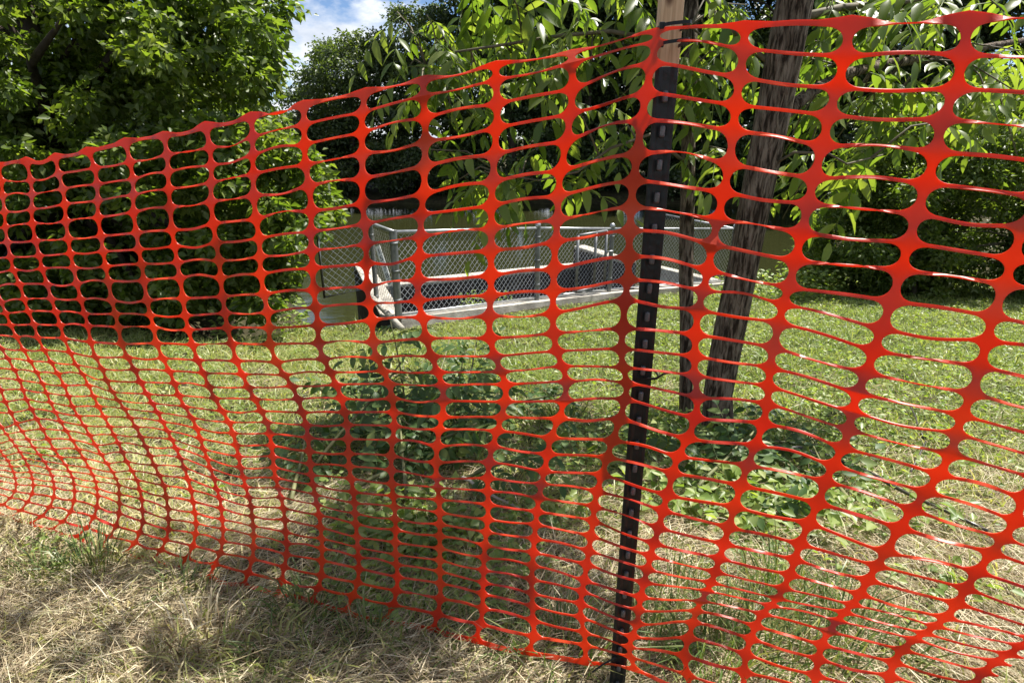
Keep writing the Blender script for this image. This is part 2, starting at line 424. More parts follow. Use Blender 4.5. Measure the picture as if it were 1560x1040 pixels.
# ------------------------------------------------------------------ concrete outlet box with its chain link enclosure
def gz(x, y): return float(land(np.array(x), np.array(y)))
C1 = Vector((-1.27, 6.2, 0)); P2 = Vector((0.36, 8.1, 0)); P3 = Vector((1.60, 9.28, 0)); P4 = Vector((4.25, 11.1, 0))
EW = Vector((-2.45, 9.3, 0)); FR = Vector((1.25, 11.0, 0)); BK = Vector((3.15, 13.2, 0))
E1 = Vector((-1.72, 7.1, 0)); WG = Vector((-2.26, 6.74, 0))
box_o = empty('outlet_box', (0.0, 9.0, WATER), 'pale concrete pond outlet box below the chain link fence', 'outlet box')
def wall(name, a, b, ztop_a, ztop_b, zbot, th, mat=M['concrete'], parent=box_o, org=Vector((0, 9.0, WATER)), bevel=0.02, cap=0.0):
    d = (b - a); d.z = 0; d.normalize()
    n = Vector((-d.y, d.x, 0)) * th / 2
    vs = []
    for p, zt in ((a, ztop_a), (b, ztop_b)):
        for s in (-1, 1):
            for z in (zbot, zt):
                q = p + n * s; vs.append(Vector((q.x, q.y, z)) - org)
    fcs = [(0, 1, 3, 2), (4, 6, 7, 5), (0, 4, 5, 1), (2, 3, 7, 6), (0, 2, 6, 4), (1, 5, 7, 3)]
    m = MB(); m.add([Vector((v.x, v.y, v.z - (cap if i % 2 else 0))) for i, v in enumerate(vs)], fcs)
    o = m.build(name, mat, parent, bevel=0.0)
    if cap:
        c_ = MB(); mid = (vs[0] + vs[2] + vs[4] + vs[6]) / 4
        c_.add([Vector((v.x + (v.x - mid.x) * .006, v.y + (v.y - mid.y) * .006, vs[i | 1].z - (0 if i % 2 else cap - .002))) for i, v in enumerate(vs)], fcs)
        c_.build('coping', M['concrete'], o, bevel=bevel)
    return o
zc1 = gz(C1.x, C1.y) + 0.14; zp2 = gz(P2.x, P2.y) + 0.09; zp3 = gz(P3.x, P3.y) + 0.09; zp4 = gz(P4.x, P4.y) + 0.10
wall('front_wall', C1 - Vector((0.06, -0.08, 0)), P2, zc1, zp2, -3.0, 0.24)
wall('front_wall', P2, P3, zp2, zp3, -3.0, 0.236)
wall('front_wall', P3, P4, zp3, zp4, -3.0, 0.232)
wall('side_wall', C1 + Vector((-0.10, 0.16, 0)), EW, zc1 - 0.02, -0.66, -3.0, 0.26, M['dark_concrete'], cap=.05)
wall('weir_wall', EW + Vector((0.18, 0.02, 0)), FR, -1.03, -1.04, -3.0, 0.30, M['dark_concrete'], cap=.07)
wall('end_wall', FR + Vector((0.02, -0.1, 0)), P3 + Vector((0.4, 0.35, 0)), -0.66, -0.70, -3.0, 0.25, M['dark_concrete'], cap=.06)
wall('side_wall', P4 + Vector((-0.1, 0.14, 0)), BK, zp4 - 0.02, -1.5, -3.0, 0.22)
# sloped brace of the side wall (pale handrail-like beam seen beside the corner post)
b_ = MB(); o_ = Vector((0, 9.0, WATER))
b_.tube([at(612, 500, 6.0) - o_, at(560, 446, 6.75) - o_], 0.035, 10)
b_.build('pipe', M['concrete'], box_o, True)

fence_o = empty('chain_link_fence', (0.36, 8.1, gz(0.36, 8.1)), 'low chain link fence round the concrete pond outlet', 'fence')
FO = Vector(fence_o.location)
def fpost(p, zb, h, r=0.035, cap=True):
    m = MB(); a = Vector((p.x, p.y, zb)) - FO
    m.tube([a, a + Vector((0, 0, h))], r, 12)
    o = m.build('post', M['galv_post'], fence_o, True)
    md = o.modifiers.new('split', 'EDGE_SPLIT'); md.split_angle = math.radians(50)
    if cap:
        c = MB(); R_ = r * 1.18
        for k in range(4):
            pass
        ring = [(R_, -0.01), (R_, 0.015), (R_ * 0.92, 0.035), (R_ * 0.6, 0.055), (0.004, 0.062)]
        c.tube([a + Vector((0, 0, h + z)) for _, z in ring], [q for q, _ in ring], 12)
        o2 = c.build('post_cap', M['galv'], o, True)
    # clamp bands
    for fz in (0.22, 0.55, 0.86):
        bnd = MB(); bnd.tube([a + Vector((0, 0, h * fz - 0.012)), a + Vector((0, 0, h * fz + 0.012))], r * 1.13, 12)
        bnd.build('clamp_band', M['galv_post'], o, True)
    return o
fpost(C1, zc1, 0.98, 0.042, False); fpost(P2, zp2, 1.06, 0.036); fpost(P3, zp3, 1.06, 0.036); fpost(P4, zp4, 1.06)
fpost(E1, -0.9, 1.20, 0.03, False)
fpost(BK, -1.5, 1.2, 0.034)
def rail(pts, r=0.021):
    m = MB(); m.tube([Vector(p) - FO for p in pts], r, 10)
    return m.build('rail', M['galv'], fence_o, True)
def up(p, z): return Vector((p.x, p.y, z))
ZT = {'C1': zc1 + 0.96, 'P2': zp2 + 1.03, 'P3': zp3 + 1.03, 'P4': zp4 + 1.03, 'E1': 0.27, 'BK': -0.32}
rail([up(C1, ZT['C1']), up(P2, ZT['P2'])]); rail([up(P2, ZT['P2']), up(P3, ZT['P3'])]); rail([up(P3, ZT['P3']), up(P4, ZT['P4'])])
rail([up(C1, ZT['C1']), up(E1, ZT['E1'])], 0.024); rail([up(P4, ZT['P4']), up(BK, ZT['BK'])])
rail([up(C1, zc1 + 0.04), up(P2, zp2 + 0.04)], 0.014); rail([up(P2, zp2 + 0.04), up(P3, zp3 + 0.04)], 0.014); rail([up(P3, zp3 + 0.04), up(P4, zp4 + 0.04)], 0.014)
def wire_mesh(a, b, za0, za1, zb0, zb1, parent=fence_o, org=FO, sp=0.084, r=0.0025, mat=M['galv'], name='wire_mesh'):
    """diamond fabric between two uprights; a, b plan points, bottoms and tops at each end"""
    L = (b - a).length
    h = ((za1 - za0) + (zb1 - zb0)) / 2
    def P(u, v):
        z0 = za0 + (zb0 - za0) * u / L; z1 = za1 + (zb1 - za1) * u / L
        q = a + (b - a) * (u / L); return Vector((q.x, q.y, z0 + (z1 - z0) * v / h)) - org
    m = MB()
    k = h / 1.0
    for s in (1, -1):
        u0 = -h if s > 0 else 0.0
        n = int((L + h) / sp) + 1
        for i in range(n):
            us = u0 + i * sp           # u at v=0
            if s > 0: ua, va, ub, vb = us, 0.0, us + h, h
            else: ua, va, ub, vb = us, 0.0, us - h, h
            pts = []
            t0, t1 = 0.0, 1.0
            du = ub - ua
            if du > 0:
                t0 = max(t0, (0 - ua) / du); t1 = min(t1, (L - ua) / du)
            else:
                t0 = max(t0, (L - ua) / du); t1 = min(t1, (0 - ua) / du)
            if t1 - t0 < 0.02: continue
            p, q = P(ua + du * t0, h * t0), P(ua + du * t1, h * t1)
            m.tube([p, q], r, 3, caps=False)
    o = m.build(name, mat, parent, False)
    o['kind'] = 'stuff'
    return o
wire_mesh(C1, P2, zc1 + .03, ZT['C1'], zp2 + .03, ZT['P2'])
wire_mesh(P2, P3, zp2 + .03, ZT['P2'], zp3 + .03, ZT['P3'])
wire_mesh(P3, P4, zp3 + .03, ZT['P3'], zp4 + .03, ZT['P4'])
wire_mesh(C1, E1, zc1 + .03, ZT['C1'], -0.62, ZT['E1'])
wire_mesh(P4, BK, zp4, ZT['P4'], -1.3, ZT['BK'])
# wing panel cantilevered over the water beside the end post
wing = MB()
pa, pb = E1, WG
corners = [up(pa, 0.26) - FO, up(pb, 0.24) - FO, up(pb, -0.56) - FO, up(pa, -0.52) - FO]
wing.tube(corners, 0.019, 10, closed=True)
wing.build('wing_frame', M['galv'], fence_o, True)
wire_mesh(pb, pa, -0.55, 0.23, -0.51, 0.25, name='wing_mesh')
# gate leaf beside the middle post
gate = empty('chain_link_gate', (0.9, 8.72, gz(.9, 8.72)), 'narrow chain link gate with grey pipe frame at the outlet fence', 'gate')
GO = Vector(gate.location)
ga, gb = P2.lerp(P3, 0.46) + Vector((0.05, -0.06, 0)), P2.lerp(P3, 0.86) + Vector((0.05, -0.06, 0))
gzb = gz(ga.x, ga.y) + 0.17
for q in (ga, gb, ga.lerp(gb, 0.62)):
    m = MB(); m.tube([up(q, gzb) - GO, up(q, gzb + 0.86) - GO], 0.022, 10); m.build('upright', M['galv_post'], gate, True)
m = MB(); m.tube([up(ga, gzb + 0.86) - GO, up(gb, gzb + 0.86) - GO], 0.02, 10); m.build('top_rail', M['galv_post'], gate, True)
m = MB(); m.tube([up(ga, gzb) - GO, up(gb, gzb) - GO], 0.02, 10); m.build('bottom_rail', M['galv_post'], gate, True)
m = MB(); m.tube([up(gb, gzb + 0.5) - GO + Vector((0, -0.04, 0)), up(gb, gzb + 0.5) - GO + Vector((0.02, -0.09, 0.05)), up(gb, gzb + 0.5) - GO + Vector((0.10, -0.09, 0.06))], 0.012, 8)
m.build('latch', M['galv'], gate, True)
# number plate wired to the side panel
sd = (E1 - C1).normalized()
pl_c = C1.lerp(E1, 0.42)
plate_dir = Vector((sd.x, sd.y, 0.0))
nrm = Vector((sd.y, -sd.x, 0))
if nrm.y > 0: nrm = -nrm
top, bot = at(576, 378, 6.57), at(594, 432, 6.40)
plate = MB()
axis = (bot - top); ln = axis.length; axis.normalize()
right = Vector((1, -0.35, 0)); right = (right - axis * right.dot(axis)).normalized()
pn = right.cross(axis).normalized()
if pn.y > 0: pn = -pn
rotm = Matrix((right, pn, axis)).transposed()
cen = (top + bot) / 2
plate_o = empty('number_plate', cen, 'narrow white plate with stacked numerals wired to the chain link', 'sign')
plate.box((0, 0, 0), (0.062, 0.006, ln + 0.05), rotm)
plate.build('panel', M['plate'], plate_o)
st = MB(); st.box(axis * (ln / 2 + 0.14), (0.045, 0.006, 0.22), rotm)
st.build('stake', M['galv_post'], plate_o)
for ch, t in zip('15785', (0.10, 0.30, 0.60, 0.78, 0.95)):
    cu = bpy.data.curves.new('numeral', 'FONT'); cu.body = ch; cu.size = 0.085; cu.align_x = 'CENTER'; cu.align_y = 'CENTER'; cu.extrude = 0.0008
    tmp = bpy.data.objects.new('tmp', cu); COLL.objects.link(tmp)
    dg = bpy.context.evaluated_depsgraph_get()
    me = bpy.data.meshes.new_from_object(tmp.evaluated_get(dg))
    bpy.data.objects.remove(tmp)
    me.materials.clear()
    o = link('numeral', me, M['digit'], plate_o)
    rr = Matrix((right, -axis, pn)).transposed().to_4x4()
    o.matrix_local = Matrix.Translation(axis * (ln * (t - 0.5)) + pn * 0.0052) @ rr

# ------------------------------------------------------------------ trees behind and beside the pond
def crown_mesh(name, blobs, n, leaf, wid, up_bias=0.55, shell=0.55, flat=0.75):
    """leaf cloud through overlapping lobes: blobs rows are x, y, z, radius"""
    b = np.asarray(blobs, float)
    w = b[:, 3] ** 2.2; w /= w.sum()
    idx = rng.choice(len(b), n, p=w)
    d = unit(n)
    rad = b[idx, 3] * (shell + (1 - shell) * rng.random(n)) ** 0.8 * rng.uniform(0.55, 1.12, n)
    # lumpy lobes
    lump = 1 + 0.30 * np.sin(d[:, 0] * 5 + idx) * np.cos(d[:, 1] * 4 + idx * 1.7) + 0.2 * np.sin(d[:, 2] * 9 + idx * 2.1)
    pos = b[idx, :3] + d * (rad * lump)[:, None] * np.array([1, 1, flat])
    nor = d * 0.5 + unit(n) * 0.75 + np.array([0, 0, up_bias])
    dr = d * np.array([1, 1, 0.3]) + unit(n) * 0.8 - np.array([0, 0, 0.35])
    ln = leaf * rng.uniform(0.65, 1.25, n)
    v, f, r = leaves(pos, dr, nor, ln, ln * wid, rnd=np.clip(rng.normal(0.5, 0.22, n) + 0.15 * np.sin(idx * 3.3), 0, 1))
    return mesh_np(name, v, f, False, r)
def limbs(base, blobs, r0, k=14, mid=0.45):
    m = MB(); base = Vector(base)
    for b in random.sample(list(blobs), min(k, len(blobs))):
        e = Vector(b[:3]); s = base + Vector((0, 0, max(0.3, (e.z - base.z) * random.uniform(0.3, 0.6))))
        s.x += random.uniform(-.05, .05)
        c = s.lerp(e, mid) + Vector((random.uniform(-.2, .2), random.uniform(-.2, .2), 0.25 * (e - s).length * 0.5))
        m.tube([s, s.lerp(c, .5) + Vector((0, 0, .05)), c, e], [r0 * .45, r0 * .35, r0 * .22, r0 * .06], 6)
    return m
def tree(name, base, height, blobs, n, leaf, wid, lm, label, cat='tree', group=None, r0=0.16, bark='bark_dark', lean=(0, 0), nlimb=14):
    root = empty(name, base, label, cat, group)
    B = Vector(base)
    lb = [(b[0] - B.x, b[1] - B.y, b[2] - B.z, b[3]) for b in blobs]
    m = MB(); pts, rs = [], []
    for k in range(9):
        t = k / 8
        pts.append(Vector((lean[0] * t + 0.06 * math.sin(k * 1.9), lean[1] * t + 0.06 * math.cos(k * 2.3), -0.25 + (height + 0.25) * t)))
        rs.append(r0 * (1.25 if k == 0 else 1.0 - 0.72 * t))
    m.tube(pts, rs, 10)
    m.build('trunk', M[bark], root, True)
    if nlimb: limbs((0, 0, 0.2 * height), lb, r0, nlimb).build('limbs', M[bark], root, True)
    link('crown', crown_mesh('crown', lb, n, leaf, wid), M[lm], root)
    return root
def px_blobs(n, px_rng, py_rng, y_rng, rad, inside):
    out, tries = [], 0
    while len(out) < n and tries < 20000:
        tries += 1
        px, py, yy = random.uniform(*px_rng), random.uniform(*py_rng), random.uniform(*y_rng)
        r = random.uniform(*rad)
        p = at(px, py, yy)
        rp = r * F / yy
        if not inside(px, py, rp): continue
        g = float(ground_z(p.x, p.y))
        if p.z < max(g, WATER) + r * 0.5: continue
        out.append((p.x, p.y, p.z, r))
    return out
# the broad tree at the left of the pond
RB_Y = [-420, -250, -120, -60, -20, 0, 40, 90, 130, 170, 220, 280, 340, 400, 440, 480, 515]
RB_X = [100, 180, 280, 370, 452, 470, 442, 436, 442, 455, 486, 520, 530, 515, 470, 440, 400]
ins_left = lambda px, py, rp: px + rp * 0.95 < np.interp(py, RB_Y, RB_X)
bl = px_blobs(190, (-420, 500), (-60, 330), (6.9, 9.6), (0.20, 0.50), ins_left)
bl += px_blobs(20, (-420, 500), (-170, -60), (6.9, 9.4), (0.25, 0.5), ins_left)
bl += px_blobs(70, (-120, 450), (-70, 260), (5.75, 6.7), (0.10, 0.26), ins_left)
bl += px_blobs(60, (-300, 530), (240, 490), (6.2, 7.8), (0.16, 0.40), ins_left)
bl += px_blobs(95, (-200, 530), (225, 490), (5.55, 6.4), (0.10, 0.26), ins_left)
bl += px_blobs(55, (120, 460), (-130, 130), (6.6, 8.6), (0.18, 0.42), ins_left)
bl += px_blobs(26, (330, 530), (200, 420), (5.9, 6.8), (0.14, 0.28), ins_left)
tb = at(150, 470, 7.4)
tree('broad_tree', (tb.x, tb.y, -1.1), 5.6, bl, 150000, 0.098, 0.60, 'leaf_tree', 'big broadleaf tree with branches hanging over the pond beside blue sky gap', r0=0.2, nlimb=34)
# trees on the far shore: px centre, top px, half width px, distance, leaf material, label
far = [(150, 60, 130, 20, 'leaf_far_dark', 'dark leafy tree on the left shore behind the big broadleaf tree', -.0),
       (330, 130, 95, 27, 'leaf_far_dark', 'shaded tree beyond the left shore hidden by the big broadleaf tree', 0),
       (470, 128, 62, 32, 'leaf_far', 'low rounded tree on the far shore at the foot of the sky gap', 0),
       (545, 42, 78, 31.5, 'leaf_far', 'grey green tree rising against the cloud on the far shore', 0),
       (640, 0, 85, 33, 'leaf_far', 'tall grey green tree just right of the cloud on the far shore', 0),
       (780, -330, 120, 32, 'leaf_far_dark', 'dark tree across the pond above the corner of the outlet fence', 0),
       (890, -420, 130, 32, 'leaf_far_dark', 'dark shady tree across the pond behind the wooden stake', 0),
       (1040, -400, 130, 33, 'leaf_far_dark', 'dark tree across the pond behind the two trunks', 0),
       (1200, -430, 140, 31, 'leaf_far_dark', 'dark tree at the far end of the pond right of the thick trunk', 0),
       (1370, -420, 150, 30, 'leaf_far_dark', 'tall tree at the far end of the pond behind the sunny shrubs', 0),
       (1540, -400, 160, 27, 'leaf_far_dark', 'leafy tree on the far right shore behind the sunny shrubs', 0)]
far += [(800, -300, 120, 39, 'leaf_far_dark', 'tall back row tree right of the sky gap beyond the far shore', 0),
        (900, -330, 140, 39, 'leaf_far_dark', 'tall back row tree beyond the shore left of the wooden stake', 0),
        (985, -330, 140, 39, 'leaf_far_dark', 'tall back row tree beyond the shore in line with the steel post', 0),
        (1130, -330, 140, 38, 'leaf_far_dark', 'tall back row tree beyond the shore seen between the trunks', 0),
        (1290, -330, 150, 37, 'leaf_far_dark', 'tall back row tree beyond the shore right of the thick trunk', 0)]
for k, (cx, ty, hw, Yd, lm, lab, _) in enumerate(far):
    bot = 322 if Yd > 25 else 400
    def ins(px, py, rp, cx=cx, ty=ty, hw=hw):
        t = (py - ty) / (bot - ty)
        if t < 0: return False
        hw2 = hw * min(1.0, math.sqrt(max(0.0, 1 - (1 - min(t * 1.9, 1)) ** 2)) + 0.05)
        return abs(px - cx) + rp * 0.45 < hw2 + 12 and py - rp * 0.85 > ty
    big = ty < -100
    bb = px_blobs(150 if big else 75, (cx - hw, cx + hw), (ty, bot), (Yd - 1.6, Yd + 2.4), (0.5, 1.35) if big else (0.45, 1.1), ins)
    base = at(cx, 318, Yd)
    base.z = float(ground_z(base.x, base.y))
    hgt = max(b[2] for b in bb) - base.z
    tree('shore_tree', base, hgt * 0.85, bb, (30000 if Yd > 36 else 46000) if big else 27000, (.30 if Yd > 36 else .22) if big else .18, 0.66, lm, lab, group='trees on the far shore', r0=0.22, nlimb=8)
# dense undergrowth along the far shore, one mass from here
ub = []
for q in range(150):
    px = random.uniform(380, 1650); Yd = random.uniform(29.6, 34)
    p = at(px, 300, Yd); g = float(ground_z(p.x, p.y))
    ub.append((p.x, p.y, g + random.uniform(.2, 2.2), random.uniform(.6, 1.2)))
ug = link('shore_undergrowth', crown_mesh('shore_undergrowth', ub, 42000, .2, .6), M['leaf_far_dark'])
tag(ug, 'dark undergrowth overhanging the water along the far shore', 'undergrowth', kind='stuff')
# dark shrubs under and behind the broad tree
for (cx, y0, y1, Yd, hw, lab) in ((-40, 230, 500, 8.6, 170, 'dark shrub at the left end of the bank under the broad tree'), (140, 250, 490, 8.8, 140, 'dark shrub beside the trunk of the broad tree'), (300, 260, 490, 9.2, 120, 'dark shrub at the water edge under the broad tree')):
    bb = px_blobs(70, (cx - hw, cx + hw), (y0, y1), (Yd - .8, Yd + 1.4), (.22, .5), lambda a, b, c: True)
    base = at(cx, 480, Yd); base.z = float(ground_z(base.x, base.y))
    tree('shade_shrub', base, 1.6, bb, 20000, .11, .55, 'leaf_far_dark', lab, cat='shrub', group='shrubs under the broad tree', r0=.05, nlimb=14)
# sunny shrubs on the right bank
sh = [(1340, 1420, 150, 470, 9.6, 'leaf_bush', 'sunlit shrub at the water edge on the right bank'),
      (1450, 1600, 120, 480, 9.2, 'leaf_bush', 'tall sunlit bush on the right bank beside the frame of leaves'),
      (1280, 1400, 290, 472, 10.2, 'leaf_tree', 'dark low bush overhanging the pond on the right bank'),
      (1600, 1800, 60, 500, 9.0, 'leaf_bush', 'broad bush at the far right end of the bank')]
for (x0, x1, y0, y1, Yd, lm, lab) in sh:
    def ins(px, py, rp, x0=x0, x1=x1, y0=y0, y1=y1):
        cx, hw = (x0 + x1) / 2, (x1 - x0) / 2 + 55
        t = (py - y0) / (y1 - y0)
        return abs(px - cx) < hw * min(1, 0.35 + 1.6 * t) * (1.0 if t < .9 else .8)
    bb = px_blobs(90, (x0 - 60, x1 + 60), (y0, y1), (Yd - 0.7, Yd + 1.1), (0.18, 0.42), ins)
    base = at((x0 + x1) / 2, y1 - 6, Yd); base.z = float(ground_z(base.x, base.y))
    tree('bank_shrub', base, max(0.6, (max(b[2] for b in bb) - base.z) * 0.8), bb, 26000, 0.085, 0.5, lm, lab, cat='shrub', group='shrubs on the right bank', r0=0.05, nlimb=22, bark='twig')
# ------------------------------------------------------------------ pinnate leaves, shared by the walnut tree and the cut branches
def frond_mesh(name, length, pairs, leaflet, droop, seed, wid=0.40):
    r = random.Random(seed)
    V, Fc, R = [], [], []
    def leaflet_at(p, d, nrm, L):
        d = d.normalized(); nrm = (nrm - d * nrm.dot(d)).normalized(); s = d.cross(nrm)
        b = len(V); sag = r.uniform(0.1, 0.35) * L; tw = r.uniform(-0.12, 0.12)
        ts = [0, .12, .35, .65, .87, 1]; ws = [0.04, .55, 1, .82, .36, 0]
        c = r.random()
        for t, w in zip(ts, ws):
            m = p + d * (L * t) - nrm * (sag * t * t) + s * (0.05 * L * math.sin(t * 3))
            ww = L * wid * .5 * w
            V.append(m); V.append(m + s * ww + nrm * (ww * (0.32 + tw))); V.append(m - s * ww + nrm * (ww * (0.32 - tw)))
            R.extend([c] * 3)
        for k in range(5):
            a, q = b + 3 * k, b + 3 * k + 3
            Fc.append((a, q, q + 1, a + 1)); Fc.append((a, a + 2, q + 2, q))
    pts = []
    for k in range(pairs + 2):
        t = k / (pairs + 1)
        pts.append(Vector((length * t, 0.03 * length * math.sin(t * 3 + seed), -droop * length * t * t)))
    m = MB(); m.tube(pts, [0.0032 * (1 - .6 * k / (pairs + 1)) for k in range(pairs + 2)], 4)
    for k in range(1, pairs + 1):
        p = pts[k]; tg = (pts[k + 1] - pts[k - 1]).normalized()
        for s in (-1, 1):
            if r.random() < 0.06: continue
            d = tg * r.uniform(0.35, 0.75) + Vector((0, s, 0)) * 0.85 + Vector((0, 0, -r.uniform(0.0, 0.65)))
            leaflet_at(p + Vector((0, s * .003, 0)), d, Vector((r.uniform(-.3, .3), r.uniform(-.3, .3), 1)), leaflet * r.uniform(.8, 1.12) * (0.72 + 0.4 * math.sin(math.pi * k / (pairs + 1))))
    leaflet_at(pts[-1], pts[-1] - pts[-2], Vector((0, 0, 1)), leaflet * r.uniform(.85, 1.1))
    b = len(V)
    V += [Vector(q) for q in m.v]; R += [0.4] * len(m.v)
    Fc += [tuple(b + i for i in f) for f in m.f]
    me = bpy.data.meshes.new(name); me.from_pydata([tuple(v) for v in V], [], Fc)
    a = me.attributes.new('rnd', 'FLOAT', 'POINT'); a.data.foreach_set('value', np.array(R, np.float32) * 0.55)
    me.polygons.foreach_set('use_smooth', [True] * len(me.polygons))
    me.update()
    return me
FR_W = [frond_mesh('leaf', random.uniform(.30, .42), random.choice((4, 5, 6)), random.uniform(.105, .135), random.uniform(.25, .6), s, 0.35) for s in range(7)]
for me in FR_W: me.materials.append(M['leaf_walnut'])
FR_C = [frond_mesh('leaf', random.uniform(.24, .36), random.choice((3, 4, 5)), random.uniform(.085, .115), random.uniform(.05, .35), 40 + s, 0.50) for s in range(7)]
for me in FR_C: me.materials.append(M['leaf_cut'])
def put_leaf(me, parent, loc, d, nrm, scale=1.0):
    w = Vector(loc) + Vector(parent.location)
    if parent in (tk_list or ()) and w.z < 1.75 and w.y < 2.75 and 0.78 < w.x < 1.36: return None      # keep the trunk clear
    d = Vector(d).normalized(); nrm = Vector(nrm)
    nrm = nrm - d * nrm.dot(d)
    nrm = nrm.normalized() if nrm.length > 1e-4 else d.orthogonal().normalized()
    y = nrm.cross(d)
    o = link('leaf', me, None, parent)
    o.matrix_local = Matrix.Translation(Vector(loc)) @ Matrix((d, y, nrm)).transposed().to_4x4() @ Matrix.Scale(scale, 4)
    return o

tk_list = []
# ------------------------------------------------------------------ two trunks behind the barrier and their overhanging leaves
def rough_trunk(name, pts, rs, parent, org, n=18, mat='bark', amp=0.10):
    m = MB(); m.tube([Vector(p) - org for p in pts], rs, n)
    o = m.build(name, M[mat], parent, True)
    me = o.data
    for v in me.vertices:                                  # ridged bark and swellings
        c = v.co
        a = math.atan2(c.y - pts[0][1] + org.y, c.x - pts[0][0] + org.x)
        k = 0.5 * math.sin(c.z * 7 + a * 3) + 0.5 * math.sin(c.z * 3.1 + a * 5)
        v.co += v.normal * (amp * rs[0] * 0.5 * k)
    return o
tk = empty('walnut_tree', (1.07, 2.66, gz(1.07, 2.66)), 'rough barked tree with thicker trunk and long leaflets, right of the steel post', 'tree')
TO = Vector(tk.location)
def lin(a, b, n): return [Vector(a).lerp(Vector(b), k / (n - 1)) for k in range(n)]
tp = [Vector((1.075, 2.70, TO.z - 0.15)), Vector((1.07, 2.68, TO.z + .05))] + [at(x, y, Yd) for x, y, Yd in ((1093, 600, 2.66), (1112, 500, 2.64), (1133, 400, 2.62), (1153, 300, 2.60), (1172, 200, 2.58), (1192, 100, 2.56), (1212, 0, 2.54))] + [Vector((1.03, 2.5, 2.1)), Vector((1.0, 2.52, 3.0)), Vector((0.93, 2.6, 4.0)), Vector((0.9, 2.7, 5.0))]
rs = [0.10, 0.085, 0.072, 0.069, 0.068, 0.069, 0.069, 0.068, 0.067, 0.064, 0.055, 0.042, 0.02]
def densify(pts, rs, k=4):
    P_, R_ = [], []
    for i in range(len(pts) - 1):
        for j in range(k):
            P_.append(Vector(pts[i]).lerp(Vector(pts[i + 1]), j / k)); R_.append(rs[i] + (rs[i + 1] - rs[i]) * j / k)
    P_.append(Vector(pts[-1])); R_.append(rs[-1]); return P_, R_
P_, R_ = densify(tp, rs)
rough_trunk('trunk', P_, R_, tk, TO)
ts = empty('slim_tree', on_ground(1045, 648), 'slim rough barked tree standing between the steel post and the thicker trunk', 'tree')
SO = Vector(ts.location)
sp_ = [SO + Vector((0, 0, -.12)), SO + Vector((0, 0, .05))] + [at(x, y, Yd) for x, y, Yd in ((1045, 600, SO.y), (1046, 500, SO.y + .03), (1045, 400, SO.y + .06), (1047, 300, SO.y + .1), (1049, 200, SO.y + .14), (1051, 100, SO.y + .18), (1053, 0, SO.y + .22))] + [Vector((0.78, 3.1, 2.6)), Vector((0.7, 3.15, 3.6))]
rs2 = [0.05, 0.042, 0.037, 0.036, 0.036, 0.036, 0.036, 0.035, 0.034, 0.03, 0.012]
P2_, R2_ = densify(sp_, rs2)
rough_trunk('trunk', P2_, R2_, ts, SO, 14)

branches = [
    (ts, [(1050, 110, 2.95), (1000, 60, 2.92), (930, 48, 2.95), (850, 55, 3.0), (770, 68, 3.05), (690, 80, 3.1), (630, 112, 3.15)], .013, .004),
    (ts, [(1047, 250, 2.9), (990, 205, 2.85), (930, 226, 2.8), (880, 262, 2.8), (820, 275, 2.85), (740, 262, 2.9)], .009, .003),
    (tk, [(1196, 172, 2.58), (1235, 140, 2.7), (1290, 112, 2.85), (1350, 97, 3.0), (1430, 88, 3.15), (1510, 70, 3.3), (1620, 52, 3.5)], .030, .012),
    (tk, [(1208, 30, 2.55), (1280, 12, 2.7), (1370, 4, 2.9), (1480, -16, 3.1), (1600, -30, 3.3)], .018, .005),
    (tk, [(1160, 262, 2.6), (1210, 232, 2.5), (1262, 234, 2.45), (1290, 250, 2.45), (1345, 236, 2.5)], .007, .003),
    (tk, [(1188, 110, 2.56), (1130, 60, 2.6), (1090, 20, 2.65), (1040, -60, 2.7)], .012, .004),
    (ts, [(1052, 40, 3.02), (980, -20, 3.0), (880, -30, 3.05), (780, -40, 3.1), (690, -25, 3.2)], .014, .004)]
nodes = []
tk_list = [tk, ts]
for par, pl, r0, r1 in branches:
    org = TO if par is tk else SO
    pts = [at(*p) for p in pl]
    m = MB(); k = len(pts)
    m.tube([p - org for p in pts], [r0 + (r1 - r0) * i / (k - 1) for i in range(k)], 8)
    m.build('branch', M['bark'] if r0 > .02 else M['twig'], par, True)
    for a, b in zip(pts[:-1], pts[1:]):
        for j in range(3): nodes.append((a.lerp(b, j / 3), par))
